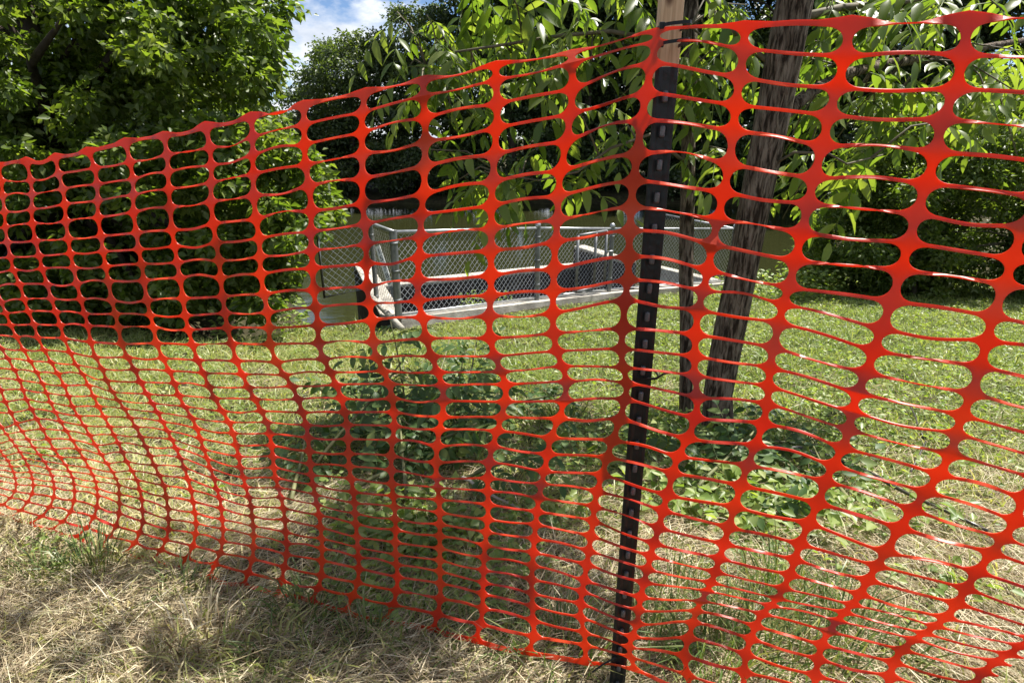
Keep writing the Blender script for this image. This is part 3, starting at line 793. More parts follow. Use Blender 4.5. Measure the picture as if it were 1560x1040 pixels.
# upper crown, out of the picture but shading the ground
tops = []
for k in range(13):
    a = k * 2.4; rad = random.uniform(.55, 1.5)
    tops.append((Vector((1.0 + rad * math.cos(a) * 0.9, 2.7 + rad * math.sin(a) * 0.7, random.uniform(2.5, 4.0))), k))
for k in range(7):                                         # low limb reaching out over the barrier
    tops.append((Vector((0.25 + .21 * k + random.uniform(-.08, .08), 1.95 + random.uniform(-.22, .22), 2.95 + random.uniform(-.2, .3))), k))
for e, k in tops:
    s = Vector((1.0, 2.52, random.uniform(2.0, 3.4)))
    c = s.lerp(e, .5) + Vector((0, 0, .2))
    m = MB(); m.tube([s - TO, c - TO, e - TO], [.02, .012, .004], 6); m.build('branch', M['twig'], tk, True)
    for j in range(5): nodes.append((c.lerp(e, j / 4), tk))
clusters = [(625, 60), (650, 35), (670, 110), (700, 55), (720, 130), (640, 160), (690, 195), (655, 240), (740, 180), (615, 125), (780, 90), (800, 150), (830, 110), (860, 165), (760, 285), (700, 285), (790, 285), (735, 300), (815, 240), (900, 120), (930, 175), (950, 90), (880, 50), (840, 10), (780, 5), (720, 0), (900, 5), (955, 15), (940, 215), (962, 140), (605, 30), (660, 80), (745, 60), (810, 60),
            (1090, 50), (1110, 95), (1080, 145), (1100, 200), (1070, 105), (1140, 20), (1088, 10), (1150, 115), (1172, 205), (1105, 240), (1125, 150), (1075, 55),
            (1235, 10), (1270, 30), (1230, 75), (1252, 118), (1300, 10), (1350, 5), (1420, 10), (1480, 0), (1530, 30), (1500, 100), (1545, 150), (1460, 165), (1400, 165), (1350, 150), (1330, 185), (1300, 205), (1258, 198), (1250, 258), (1212, 305), (1192, 345), (1380, 228), (1440, 196), (1520, 195), (1552, 258), (1192, 250), (1322, 246), (1390, 40), (1450, 45), (1555, 90), (1310, 60)]
nleaf = 0
for (cx, cy) in clusters:
    if cx < 1000: Yc = random.uniform(2.75, 3.5)
    elif cx < 1265: Yc = random.uniform(2.9, 3.5)
    else: Yc = random.uniform(2.35, 3.3)
    p = at(cx, cy - 12, Yc)
    q, par = min(nodes[:140], key=lambda t: (t[0] - p).length)
    org = TO if par is tk else SO
    mid = q.lerp(p, .5) + Vector((0, 0, .05))
    tw_ = MB(); tw_.tube([q - org, mid - org, p - org], [.0055, .004, .0025], 5); tw_.build('twig', M['twig'], par, True)
    for j in range(random.choice((2, 2, 3))):
        a = random.uniform(0, 2 * math.pi)
        d = Vector((math.cos(a), math.sin(a) * .8, -random.uniform(-.1, .75)))
        put_leaf(random.choice(FR_W), par, mid.lerp(p, random.uniform(.3, 1)) - org, d, (random.uniform(-.4, .4), random.uniform(-.5, .1), 1), random.uniform(.6, .92)); nleaf += 1
for q, par in nodes:
    org = TO if par is tk else SO
    high = q.z > 2.3
    for j in range(2 if high else (1 if random.random() < .45 else 0)):
        a = random.uniform(0, 2 * math.pi)
        d = Vector((math.cos(a), math.sin(a), -random.uniform(.1, .9)))
        put_leaf(random.choice(FR_W), par, q - org, d, (random.uniform(-.4, .4), random.uniform(-.4, .4), 1), random.uniform(.8, 1.15)); nleaf += 1

# ------------------------------------------------------------------ cut branches lying behind the barrier
def cut_branch(px, py, ang, rise, length, nl, label, group, scale=1.0):
    b = on_ground(px, py)
    root = empty('cut_branch', b, label, 'branch', group)
    d = Vector((math.cos(ang), math.sin(ang), 0))
    pts = [Vector((0, 0, .015)) + d * (length * t) + Vector((0, 0, rise * length * t - 0.10 * length * t * t + .02 * math.sin(5 * t + ang))) for t in np.linspace(0, 1, 7)]
    for p in pts:
        w = b + p; g = float(land(w.x, w.y)) - b.z
        if p.z < g + .015: p.z = g + .015
    m = MB(); m.tube(pts, [.009 * (1 - .75 * t) + .0015 for t in np.linspace(0, 1, 7)], 6); m.build('stem', M['stem'], root, True)
    for k in range(nl):
        t = 0.12 + 0.86 * (k + random.random() * .6) / nl
        i = min(int(t * 6), 5); p = pts[i].lerp(pts[i + 1], t * 6 - i)
        s = 1 if k % 2 else -1
        side = Vector((-d.y, d.x, 0)) * s
        dd = d * random.uniform(.2, .9) + side * random.uniform(.4, 1.0) + Vector((0, 0, random.uniform(-.05, .75)))
        put_leaf(random.choice(FR_C), root, p, dd, (random.uniform(-.6, .6), random.uniform(-.9, .1), 1), random.uniform(.6, .95) * scale)
    return root
pile1 = [(470, 735), (520, 690), (560, 660), (600, 720), (640, 650), (655, 690), (700, 660), (720, 720), (540, 755), (620, 765), (445, 775), (690, 745), (590, 625), (745, 640), (660, 610)]
for k, (x, y) in enumerate(pile1):
    cut_branch(x, y, random.uniform(-.25, 3.4), random.uniform(.15, .85), random.uniform(.32, .58), 9, 'freshly cut leafy branch in the dark heap before the outlet fence', 'cut branches heaped in the shade', 0.85)
pile2 = [(1015, 715), (1060, 735), (1105, 715), (1045, 775), (1095, 795), (1150, 755), (1205, 775), (1020, 680), (1255, 735), (1300, 790), (1130, 690), (1180, 700)]
for k, (x, y) in enumerate(pile2):
    cut_branch(x, y, random.uniform(-.3, 3.45), random.uniform(.05, .45), random.uniform(.30, .5), 6, 'wilting leafy branch strewn round the foot of the two trunks', 'cut branches round the trunks', 0.8)
def sapling(px, py, h, lean, nl, label):
    b = on_ground(px, py)
    root = empty('sapling', b, label, 'sapling')
    pts = [Vector((lean * t * t * h, 0.05 * h * math.sin(3 * t), h * t - .01)) for t in np.linspace(0, 1, 7)]
    m = MB(); m.tube(pts, [.007 * (1 - .7 * t) for t in np.linspace(0, 1, 7)], 6); m.build('stem', M['stem'], root, True)
    for k in range(nl):
        t = .25 + .75 * k / nl; a = k * 2.4
        i = min(int(t * 6), 5); p = pts[i].lerp(pts[i + 1], t * 6 - i)
        put_leaf(random.choice(FR_C), root, p, Vector((math.cos(a), math.sin(a) * .8, random.uniform(-.3, .45))), (0, -.3, 1), random.uniform(.55, .85))
    return root
sapling(622, 690, .70, -.06, 15, 'upright leafy sapling rising from the cut branch heap')
sapling(690, 700, .52, .12, 9, 'thin dark shoot beside the upright sapling in the heap')
# fallen sticks
def stick(name, pl, r, mat, label, lift=.02):
    pts = [on_ground(x, y, lift + l) for x, y, l in pl]
    o = pts[0]; root = None
    m = MB(); k = len(pts)
    P_, R_ = densify([p - o for p in pts], [r * (1 - .45 * i / (k - 1)) for i in range(k)], 3)
    for i in range(1, len(P_) - 1): P_[i] += Vector((random.uniform(-1, 1), random.uniform(-1, 1), random.uniform(-.5, 1))) * r * .5
    m.tube(P_, R_, 8)
    ob = m.build(name, M[mat], None, True); ob.location = o
    return tag(ob, label, 'stick')
stick('fallen_stick', [(705, 752, .06), (740, 772, .05), (800, 797, .03), (835, 806, .02)], .0075, 'stick', 'pale bare stick poking out of the cut branch heap')
stick('fallen_limb', [(1165, 700, .05), (1215, 706, .06), (1270, 723, .06), (1330, 748, .05), (1400, 783, .04), (1500, 822, .02)], .011, 'dark_stick', 'long dark bare limb lying on the grass right of the trunks')
stick('snag', [(1405, 672, .0), (1392, 650, .03), (1380, 634, .07)], .006, 'dark_stick', 'short dark stub sticking up from the sunny grass')
stick('twig_stub', [(1385, 728, .0), (1395, 712, .04), (1403, 700, .08)], .005, 'dark_stick', 'small dark twig standing above the long dark limb')

# ------------------------------------------------------------------ grass, straw and ground cover
def scatter(n, y0, y1, power=1.6, margin=0.9):
    y = (rng.random(n) * (y1 ** (2 - power) - y0 ** (2 - power)) + y0 ** (2 - power)) ** (1 / (2 - power))
    x = rng.uniform(-1, 1, n) * (y * 1.02 + margin)
    ok = pond_depth(x, y) < -0.05
    # keep clear of the outlet box
    d1 = np.array([P4.x - C1.x, P4.y - C1.y]); d1 /= np.linalg.norm(d1)
    inside = ((x - C1.x) * -d1[1] + (y - C1.y) * d1[0] > -0.16) & (x > C1.x - 0.35 + (C1.y - y) * .38) & (x < 4.6)
    ok &= ~inside
    return x[ok], y[ok]
def patch(x, y, s=1.0, o=0.0):
    return 0.5 + 0.25 * (np.sin(x * 2.1 * s + o) * np.cos(y * 1.7 * s + o * 2) + np.sin(x * 4.7 * s + y * 3.9 * s + o) * .7 + np.sin(x * 1.1 * s - y * 6.3 * s + o * 3) * .5)
def stuff(name, parts, mat, label, cat):
    vs, fs, rr, b = [], [], [], 0
    for v, f, r in parts:
        vs.append(v); fs.append(f + b); rr.append(r); b += len(v)
    o = link(name, mesh_np(name, np.concatenate(vs), np.concatenate(fs), False, np.concatenate(rr)), mat)
    return tag(o, label, cat, kind='stuff')
def dirs(n, el0, el1, az=None, spread=math.pi):
    a = rng.uniform(-math.pi, math.pi, n) if az is None else az + rng.normal(0, spread, n)
    e = rng.uniform(el0, el1, n)
    return np.stack([np.cos(a) * np.cos(e), np.sin(a) * np.cos(e), np.sin(e)], 1)
# dry mown straw, thick in front of the barrier
x, y = scatter(230000, 0.55, 4.2, 1.5)
thin = np.clip(1.5 - 1.9 * (patch(x, y, 7.0, 2.0) > .63) * smooth(.35, .7, patch(x, y, 2.0, 4.0)), .12, 1)
straw_w = thin * np.clip(smooth(2.9, 1.55, y) * 1.1 + 0.35 * (patch(x, y, 1.0, 1.0) > .62) + .12, 0, 1)
k = rng.random(len(x)) < straw_w
x, y = x[k], y[k]; n = len(x)
z = ground_z(x, y) + rng.uniform(0, .035, n)
flow = 0.9 * np.sin(x * 1.9 + y * 1.3) + 0.6 * np.cos(y * 3.7 - x * 1.1)
az = flow + rng.normal(0, .75, n) + np.where(rng.random(n) < .5, math.pi, 0)
el = np.abs(rng.normal(0, .22, n))
d = np.stack([np.cos(az) * np.cos(el), np.sin(az) * np.cos(el), np.sin(el)], 1)
straw = blades(np.stack([x, y, z], 1), d, rng.uniform(.03, .10, n) * (1 + .7 * (rng.random(n) < .14) + 1.5 * (rng.random(n) < .03)), rng.uniform(.0010, .0027, n), rng.uniform(0, .35, n))
stuff('straw', [straw], M['straw'], 'dry tan mown grass lying on the bank in front of the barrier', 'straw')
# living grass
x, y = scatter(270000, 0.55, 12.5, 1.25, 1.2)
dens = np.clip(smooth(1.1, 3.0, y) * .8 + .30 + .5 * (patch(x, y, .8, 2.2) - .5), .08, 1)
k = rng.random(len(x)) < dens
x, y = x[k], y[k]; n = len(x)
L_ = rng.uniform(.035, .095, n) * (1 + .35 * smooth(2.5, 5, y)) * (1 + .5 * (patch(x, y, 1.6, .4) > .68))
dry = np.clip(rng.beta(2, 2.6, n) * .8 + .28 * smooth(3.2, 1.6, y) + .18 * smooth(0.3, -2.0, x) * smooth(9, 4, y) + .25 * (patch(x, y, 1.3, 5) - .5), 0, 1)
grass = blades(np.stack([x, y, ground_z(x, y) - .004], 1), dirs(n, .25, 1.35), L_, rng.uniform(.0035, .0062, n) * (1 + .10 * y), rng.uniform(.1, .9, n), rnd=dry)
stuff('grass', [grass], M['grass'], 'short sunlit grass covering the bank behind the barrier', 'grass')
# low broad-leaved ground cover
x, y = scatter(60000, 1.2, 12.5, 1.3, 1.0)
w = smooth(-1.2, 1.6, x - .15 * (y - 3)) * smooth(2.0, 3.2, y) * .85 + .12 * smooth(1.5, 2.5, y) + .6 * (patch(x, y, 2.3, 3.3) > .74)
k = rng.random(len(x)) < np.clip(w, 0, 1) * np.clip(.35 + 1.1 * patch(x, y, 3.1, .7), 0, 1)
x, y = x[k], y[k]; n = len(x)
L_ = rng.uniform(.014, .036, n) * (1 + .05 * y)
nor = unit(n) * .8 + np.array([0, 0, 1.0])
cov = leaves(np.stack([x, y, ground_z(x, y) + rng.uniform(.01, .075, n)], 1), dirs(n, -.3, .4), nor, L_, L_ * rng.uniform(.55, .8, n))
stuff('ground_cover', [cov], M['clover'], 'low broad leaved weeds spreading among the grass', 'weeds')
# weeds under the heap and at the foot of the barrier
def weed_patch(cx, cy, rx, ry, n, size, h):
    a, r = rng.uniform(0, 2 * math.pi, n), np.sqrt(rng.random(n))
    x, y = cx + rx * r * np.cos(a), cy + ry * r * np.sin(a)
    L_ = rng.uniform(.6, 1.2, n) * size
    return leaves(np.stack([x, y, ground_z(x, y) + h * rng.random(n) ** 1.3], 1), dirs(n, -.5, .5), unit(n) * .6 + np.array([0, -.25, 1.0]), L_, L_ * rng.uniform(.5, .75, n))
pts_ = [(620, 830, .3, .12, 330, .042, .12), (740, 870, .25, .1, 220, .036, .08), (810, 800, .25, .12, 220, .04, .1), (530, 900, .18, .08, 130, .034, .06), (560, 850, .22, .12, 170, .036, .08), (640, 890, .24, .10, 170, .034, .07), (590, 790, .3, .14, 220, .05, .14), (690, 830, .22, .12, 130, .04, .08), (1090, 760, .4, .22, 420, .055, .14), (1180, 800, .4, .2, 360, .05, .12),
        (1330, 790, .35, .2, 300, .045, .1), (900, 700, .3, .3, 240, .045, .12), (1010, 680, .3, .25, 380, .06, .16), (1300, 700, .5, .4, 320, .045, .08), (660, 930, .25, .1, 180, .03, .08), (1440, 900, .2, .1, 120, .04, .06), (400, 510, .5, .3, 700, .07, .4), (1180, 458, 1.0, .4, 900, .08, .5), (700, 470, .8, .25, 500, .06, .25)]
parts = []
for (px, py, rx, ry, n, s, h) in pts_:
    g = on_ground(px, py); parts.append(weed_patch(g.x, g.y, rx, ry, n, s, h))
stuff('weeds', parts, M['clover'], 'clumps of taller leafy weeds scattered round the cut branches and bank edge', 'weeds')
# standing tufts one can pick out
def tuft(px, py, n, h, spread, label, mat='tuft', group=None):
    b = on_ground(px, py)
    a, r = rng.uniform(0, 2 * math.pi, n), np.sqrt(rng.random(n)) * spread
    pos = np.stack([r * np.cos(a), r * np.sin(a), np.zeros(n)], 1)
    pos[:, 2] = ground_z(pos[:, 0] + b.x, pos[:, 1] + b.y) - b.z - .005
    d = np.stack([np.cos(a) * r / spread * .55, np.sin(a) * r / spread * .55, np.ones(n)], 1) + rng.normal(0, .13, (n, 3))
    v, f, rr = blades(pos, d, rng.uniform(.45, 1.1, n) * h, rng.uniform(.003, .0055, n), rng.uniform(.1, .8, n))
    o = link('grass_tuft', mesh_np('grass_tuft', v, f, False, rr), M[mat]); o.location = b
    return tag(o, label, 'grass tuft', group)
tuft(140, 868, 110, .20, .07, 'green grass tuft growing through the dry straw left of the barrier')
tuft(65, 880, 60, .16, .05, 'small sparse tuft in the dry straw at the left edge')
tuft(280, 900, 60, .14, .06, 'short thin tuft at the foot of the sagging barrier')
tuft(860, 640, 160, .22, .12, 'dull grey green tuft in shade between heap and steel post')
tuft(1090, 1010, 150, .26, .10, 'tall green blades behind the barrier right of the post foot')
tuft(860, 1000, 120, .20, .10, 'shaded grass clump left of the steel post foot')
tuft(1180, 900, 110, .2, .1, 'dark green tuft growing below the strewn branches')
tuft(300, 985, 90, .17, .1, 'shaded dry tuft in the dark patch of straw', 'straw')
tuft(470, 930, 90, .16, .08, 'bent tuft beside the lower edge of the barrier')
for tx, ty_ in ((1120, 945), (1060, 975), (1205, 890), (1150, 1010), (1030, 915), (985, 985), (1270, 960), (1330, 1000), (1235, 1020)):
    tuft(tx, ty_, random.randint(60, 110), random.uniform(.15, .24), .09, 'tall green grass tuft behind the barrier right of the steel post foot', group='tall tufts right of the post')
for tx, ty_ in ((640, 960), (720, 1000), (790, 985), (560, 975), (420, 1010)):
    tuft(tx, ty_, random.randint(50, 90), random.uniform(.11, .17), .08, 'shaded thin grass tuft below the lower edge of the barrier', group='tufts below the barrier edge')
tuft(60, 505, 180, .30, .25, 'long pale grass on the bank edge under the broad tree')
# ------------------------------------------------------------------ steel post, wooden stake and ties
PX, PY = 0.252, 1.035
post_o = empty('steel_post', (PX, PY, gz(PX, PY)), 'dark green studded steel fence post holding the orange barrier', 'fence post')
zt = at(1017, 102, PY).z - post_o.location.z
m = MB()
prof = [(-.0185, -.003), (-.0125, -.0045), (-.006, -.0015), (.006, -.0015), (.0125, -.0045), (.0185, -.003), (.0185, .0015), (.004, .003), (.0032, .030), (-.0032, .030), (-.004, .003), (-.0185, .0015)]
n_ = len(prof)
vs = [(x, y, z) for z in (-.35, zt) for x, y in prof]
fs = [(i, (i + 1) % n_, n_ + (i + 1) % n_, n_ + i) for i in range(n_)] + [tuple(range(n_))[::-1], tuple(range(n_, 2 * n_))]
m.add(vs, fs); m.build('shaft', M['post'], post_o, bevel=.0008)
sm = MB(); sm.box((0, -.0042, 0), (.0095, .0075, .019)); sme = sm.mesh('stud'); sme.materials.append(M['stud'])
zz = zt - .045
while zz > 0.02:
    o = link('stud', sme, None, post_o); o.location = (0, 0, zz)
    b = o.modifiers.new('bevel', 'BEVEL'); b.width = .003; b.segments = 2
    zz -= .054
stake = empty('wooden_stake', (PX + .001, PY + .047, gz(PX, PY)), 'pale pine stake with knots lashed behind the top of the steel post', 'stake')
m = MB(); m.box((.0085, 0, 1.585), (.0370, .03, .45)); m.build('stake_body', M['pine'], stake, bevel=.0015)
def zip_tie(px, py, w, dpt, yoff, tail, label, tilt=0.0):
    c = at(px, py, PY + .02 + yoff)
    r = .0025
    root = empty('cable_tie', c, label, 'cable tie', 'black cable ties on the post')
    pts = []
    for k in range(28):
        a = 2 * math.pi * k / 28
        ca, sa = math.cos(a), math.sin(a)
        q = (abs(ca) ** 5 + abs(sa) ** 5) ** (-1 / 5)
        pts.append(Vector((w / 2 * ca * q, dpt / 2 * sa * q, tilt * w / 2 * ca * q)))
    m = MB(); vs = []
    for p in pts:
        o2 = Vector((p.x, p.y, 0)).normalized() * .0014
        vs += [p - Vector((0, 0, r)), p + Vector((0, 0, r)), p + o2 + Vector((0, 0, r)), p + o2 - Vector((0, 0, r))]
    fs = []
    for k in range(28):
        j = (k + 1) % 28
        for e in range(4): fs.append((k * 4 + e, k * 4 + (e + 1) % 4, j * 4 + (e + 1) % 4, j * 4 + e))
    m.add(vs, fs); m.build('strap', M['tie'], root)
    h = MB(); h.box((-w / 2 * .98, -dpt / 2 * .75, -tilt * w / 2), (.008, .007, .010)); h.build('locking_head', M['tie'], root, bevel=.001)
    if tail:
        t = MB(); s = Vector((w / 2 * tail[3], -dpt / 2, 0)); e = s + Vector(tail[:3])
        t.tube([s, s.lerp(e, .5) + Vector((0, 0, .003)), e], .0022, 5); t.build('tail', M['tie'], root)
    return root
zip_tie(1022, 43, .046, .094, -.018, None, 'upper black cable tie round the pine stake and orange barrier', .10)
zip_tie(1020, 69, .045, .092, -.018, None, 'second black cable tie just below the upper one on the pine stake', .13)
zip_tie(984, 570, .042, .045, -.005, (.030, -.008, .018, .6), 'black cable tie with short tail halfway up the steel post', .05)
zip_tie(948, 988, .042, .045, -.005, (-.055, -.012, -.032, -.9), 'black cable tie with long tail near the foot of the post', .05)

# ------------------------------------------------------------------ the orange barrier: nodes measured in the photograph, laid on the
# two straight runs of the barrier that meet at the post
COL={}
COL['A']=[(-2,254),(2,275),(4,298),(7,323),(8,346),(11,369),(16,392),(20,411),(30,433),(37,456),(43,474),(52,494),(57,514),(67,533),(78,552),(88,569),(98,587)]
COL['B']=[(41,248),(47,275),(49,296),(48,319),(49,340),(54,367),(60,390),(64,409),(72,433),(78,455),(85,475),(92,495),(97,515),(107,537),(116,556),(126,569),(135,587)]
COL['C']=[(85,241),(89,265),(96,288),(99,311),(100,337),(104,364),(107,386),(112,408),(117,432),(123,456),(129,478),(134,496),(138,521),(145,544),(156,562),(162,579),(171,597)]
COL['D']=[(135,232),(145,256),(148,281),(149,306),(149,331),(154,360),(157,383),(161,406),(165,428),(170,458),(176,478),(180,498),(185,524),(194,544),(205,563),(214,582),(224,600)]
COL['E']=[(192,219),(198,247),(203,273),(203,297),(203,323),(208,355),(211,380),(216,402),(219,427),(224,458),(229,480),(234,498),(238,523),(248,546),(258,565),(266,584),(272,602)]
COL['F']=[(250,209),(255,236),(256,262),(257,288),(259,315),(262,351),(266,375),(270,400),(274,423),(279,455),(282,481),(287,502),(293,525),(301,549),(310,568),(318,589),(327,606.5)]
tails={
'A':[(16,98,587),(18,110,619),(20,128,648),(23,154,692),(25,172,719),(27,181,738),(29,182,766),(30,182,781),(31,177,801),(32,167,817),(33,152,831)],
'B':[(16,135,587),(18,150,619),(20,167,650),(22,180,674),(24,193,703),(26,209,731),(28,216,760),(30,218,794),(31,213,811),(32,206,826),(33,190,843)],
'C':[(16,171,597),(18,189,622),(20,207,650),(22,222,680),(24,235,708),(26,250,739),(28,256,774),(30,257,806),(31,253,822),(32,246,837),(33,232,853)],
'D':[(16,224,600),(18,240,628),(20,255,656),(22,268,682),(24,281,712),(26,291,746),(28,297,781),(29,299,797),(30,298,812),(31,294,831),(32,285,850),(33,272,865)],
'E':[(16,272,602),(17,281,619),(18,292,636),(19,300,652),(20,305,668),(21,310,684),(22,316,698),(23,320,713),(24,326,728),(25,330,745),(26,335,758),(27,337,774),(28,338.5,791),(29,340,805),(30,339,824),(31,336,842),(32,327,858.5),(33,320,878)],
'F':[(16,327,606.5),(17,338.5,626),(18,349,643),(19,355,659.5),(20,360,678),(21,363.5,695),(22,366,712),(23,371,727),(24,374,741),(25,379,757),(26,383,771),(27,384,786),(28,386,801),(29,386.5,815),(30,386,832),(31,385,851),(32,378,872),(33,372,890)],
}
COL['G']=[(314,195),(320,225),(322,252),(322,278),(321,307),(325,341),(329,370),(334,397),(336,423),(339,452),(343,477),(346,499),(353,523),(360,550),(369,570),(378,590),(388,607.5),(398,626),(406.5,643),(411,660),(413.6,678.6),(415.7,695),(417,712),(420,728),(424,743),(428,757),(432,774),(434,791),(435,810),(437,827),(437,844),(433,863),(429,884),(422,905)]
COL['H']=[(383,180),(385,209),(385,236),(386,265),(386,298),(390,334),(395,363),(396,391),(397,417),(402,448),(408,476),(410,499),(410.6,524),(421,552),(433,571),(445,588),(454,607.5),(460.6,628),(467,647),(469,666),(471,687),(472.5,706.5),(474,723),(477,738),(480,753),(483,768),(486.5,784),(488.5,803),(490,820),(491,835),(490,853),(490,876),(485,895),(475,914)]
COL['I']=[(463,162),(463,190),(464,220),(465,251),(471,283),(475,322),(473,353),(475,382),(476,408),(478,442),(481,468),(485,495),(484.6,523),(493,547),(503,567),(512.5,586),(520,606.5),(525,628),(529,647),(530,668),(531,691),(532,710),(534.6,728.6),(538.5,749),(540,766),(541,781.5),(542,797),(544,818),(545,833),(546,848),(547,865),(545,887),(538,906),(527,930)]
COL['J']=[(556,143),(552,171),(551,202),(552,234),(552,272),(552,310),(556,341),(558,372),(558,401),(559,437),(563,462),(567,487),(568,522),(574,545),(584,565),(593,584.5),(598,606.5),(600,628),(601,649),(598,670),(596,694),(596,716),(597,737),(599,755),(601,771.5),(602,790),(603,806.5),(602,826),(603,844),(604,859),(606,878),(604,899),(600,921),(587,944)]
COL['K']=[(646,123),(644,146.5),(648,179),(648,216),(647,253),(646,295.6),(641,327),(641,361),(638,391),(636.5,427),(636.5,458),(644,483),(649,516),(657.7,543),(667,567),(674,587),(676,610),(674,635),(669,654),(666,679),(664,704),(665,728),(667,742),(669,761),(670,780.5),(670,798),(670,816),(670,835),(670,853),(670,870),(671,888),(671,911),(667,935),(660,958)]
COL['L']=[(755.8,100),(755,121.5),(757.7,158),(757,194.6),(753,235),(751,277),(748,313),(749,348.5),(748,381),(748,419.6),(748,450),(745,481),(746,515),(754,542.7),(763.5,566),(771,585),(770,612),(763.5,635),(757.7,656),(750,680),(745,704),(743,728),(743,748),(744,768),(743,791),(741,810),(739,830),(737.5,849),(736.5,868),(736.5,887),(735,903.5),(736,926),(732,950),(724.6,973.5)]
COL['M']=[(871,81),(871,95.6),(873,135),(869,173.5),(863.5,214),(854,260),(850,298.5),(850,335),(846,367.7),(844,410),(843,443),(842,477),(843,508),(848,535),(857,558),(864,581),(860,610),(852,637),(838,667),(834.6,691),(829,718),(825,737),(821,758),(818,779),(816,798.5),(814,820),(812.5,841),(811.5,861),(809.6,882),(810.6,903.5),(811.5,922.7),(811.5,944),(815,969),(804,992)]
COL['N']=[(1000,48),(1000,64),(992,97),(984.6,143),(977,183.5),(971,235),(965,276),(961.5,316),(959.6,351),(957.7,391),(957,427),(952,456.5),(949,501),(946,531.5),(949,560),(956,583.5),(952,608),(945,638),(932.7,671.5),(925,696.5),(917,723),(909.6,748.5),(905,771.5),(904,793),(900,816),(897,839),(894,859),(890,884),(886.5,900),(884.6,919),(884.6,940),(890,963),(892,982),(892,1007)]
COL['O']=[(1134.6,42),(1133.7,74),(1127,118),(1121,160),(1117,199),(1111.5,251),(1102,293),(1094,335),(1084.6,372),(1079,412),(1071,443),(1063.5,472),(1059.6,510),(1058.7,543),(1057.7,572),(1063.5,604.6),(1060,636),(1048,667.7),(1032.7,694.6),(1025,719.6),(1017,754),(1009.6,777),(1004,804),(996,827),(991,846),(986.5,867),(981,886),(976,909),(973,928.5),(971,949.6),(963,969),(958,985),(960,1000),(968,1019)]
COL['P']=[(1294.6,39),(1287.7,85),(1276,134),(1262,175),(1254,221.5),(1239,271),(1232,310),(1221,354),(1211.5,397),(1202,438),(1193,463),(1187,492),(1178,530),(1173,560),(1171,589),(1169,615),(1163,645),(1151,678.6),(1138.5,708.5),(1129,739),(1119,772),(1110,803),(1103,828),(1096,850),(1090,871),(1083,887),(1077,900),(1068,915),(1061,930),(1056,947),(1049,971),(1042,998),(1048,1028),(1050,1050)]
COL['Q']=[(1474.6,33.5),(1467.7,84),(1456,136),(1435,182),(1426,232),(1412,280),(1396,326),(1384.6,370),(1373,411.5),(1359,459),(1343,501),(1331.5,533),(1320,567.7),(1306,597.7),(1298,627),(1293,654),(1284.6,681.5),(1269,708.5),(1257.7,733),(1246,766),(1232.7,797),(1218,828.5),(1211,852),(1203.7,875),(1193,896),(1184.6,911),(1174,921.5),(1161,934),(1151,953),(1144,972),(1136,995.6),(1134,1023),(1132,1050),(1130,1075)]
COL['R']=[(1655,35),(1647,92),(1632,146),(1614,196),(1598,248),(1580,300),(1560,346),(1541.6,395),(1532,433),(1511.5,482),(1504.6,519),(1493,558.5),(1481.5,600),(1465,633),(1457.7,661),(1449,691),(1431,722),(1411.5,749),(1390,776),(1371,803),(1349,841),(1336,861),(1322,883),(1310,905),(1298,920.5),(1286,932),(1275.6,945),(1263,960.7),(1251,981),(1247,1003),(1242,1028),(1240,1052),(1236,1078),(1232,1104)]
COL['S']=[(1850,38),(1840,100),(1822,158),(1803,212),(1780,266),(1755,320),(1730,370),(1708,422),(1692,462),(1668,508),(1650,548),(1634,590),(1618,632),(1598,668),(1588,698),(1577,728),(1558,758),(1548,793),(1528,820),(1511.5,841),(1488,871),(1471,896),(1458.7,919),(1440,940.6),(1425,953),(1408,964),(1393,973),(1374,989),(1361,1008),(1356,1029),(1350,1056),(1346,1080),(1342,1105),(1338,1130)]
COL['T']=[(2060,42),(2048,108),(2026,170),(2005,228),(1976,285),(1945,342),(1915,396),(1890,450),(1868,492),(1840,536),(1815,578),(1795,622),(1775,666),(1752,704),(1740,736),(1725,768),(1705,800),(1690,840),(1668,868),(1650,888),(1620,915),(1600,940),(1585,960),(1572,972),(1556,983),(1535,996),(1517,1007),(1497,1023),(1484,1042),(1478,1062),(1470,1088),(1464,1112),(1460,1138),(1455,1165)]
for k,t in tails.items():
    t=np.array(t); rr=np.arange(17,34)
    COL[k]=COL[k]+[(np.interp(r,t[:,0],t[:,1]),np.interp(r,t[:,0],t[:,2])) for r in rr]
# left columns
lowl={'Z':[(9,2,461),(10,9,477),(11,16,495),(12,25,513),(13,36,533),(14,46,550),(15,56,567),(16,65,584),(18,77,613),(20,92,642),(23,119,684),(25,136,712),(27,146,733),(29,149,754),(30,148,772),(31,143,787),(32,132,804),(33,116,817)],
'Y':[(13,2,531),(14,12,546),(15,22,563),(16,30,579),(18,40,608),(20,56,638),(23,82,684),(25,100,708),(27,111,727),(29,114,747),(30,113,762),(31,108,779),(32,96,794),(33,78,806)],
'X':[(16,-6,576),(18,8,612),(20,25,645),(23,51,681),(25,68,703),(27,79,724),(29,83,742),(30,82,757),(31,76,772),(32,64,786),(33,46,797)],
'W':[(16,-40,574),(19,-10,628),(20,3,652),(23,24,679),(25,37,698),(27,47,719),(29,51,738),(30,49,752),(31,42,764),(32,32,777),(33,14,787)],
'V':[(16,-74,572),(20,-26,650),(23,0,687),(25,12,701),(27,21,719),(29,25,737),(30,23,748),(31,16,758),(32,5,768),(33,-14,777)],
'U':[(16,-106,570),(20,-56,648),(23,-30,684),(25,-16,699),(27,-6,715),(29,-1,732),(30,-3,742),(31,-10,751),(32,-22,760),(33,-42,767)]}
nx='A'; nn='B'
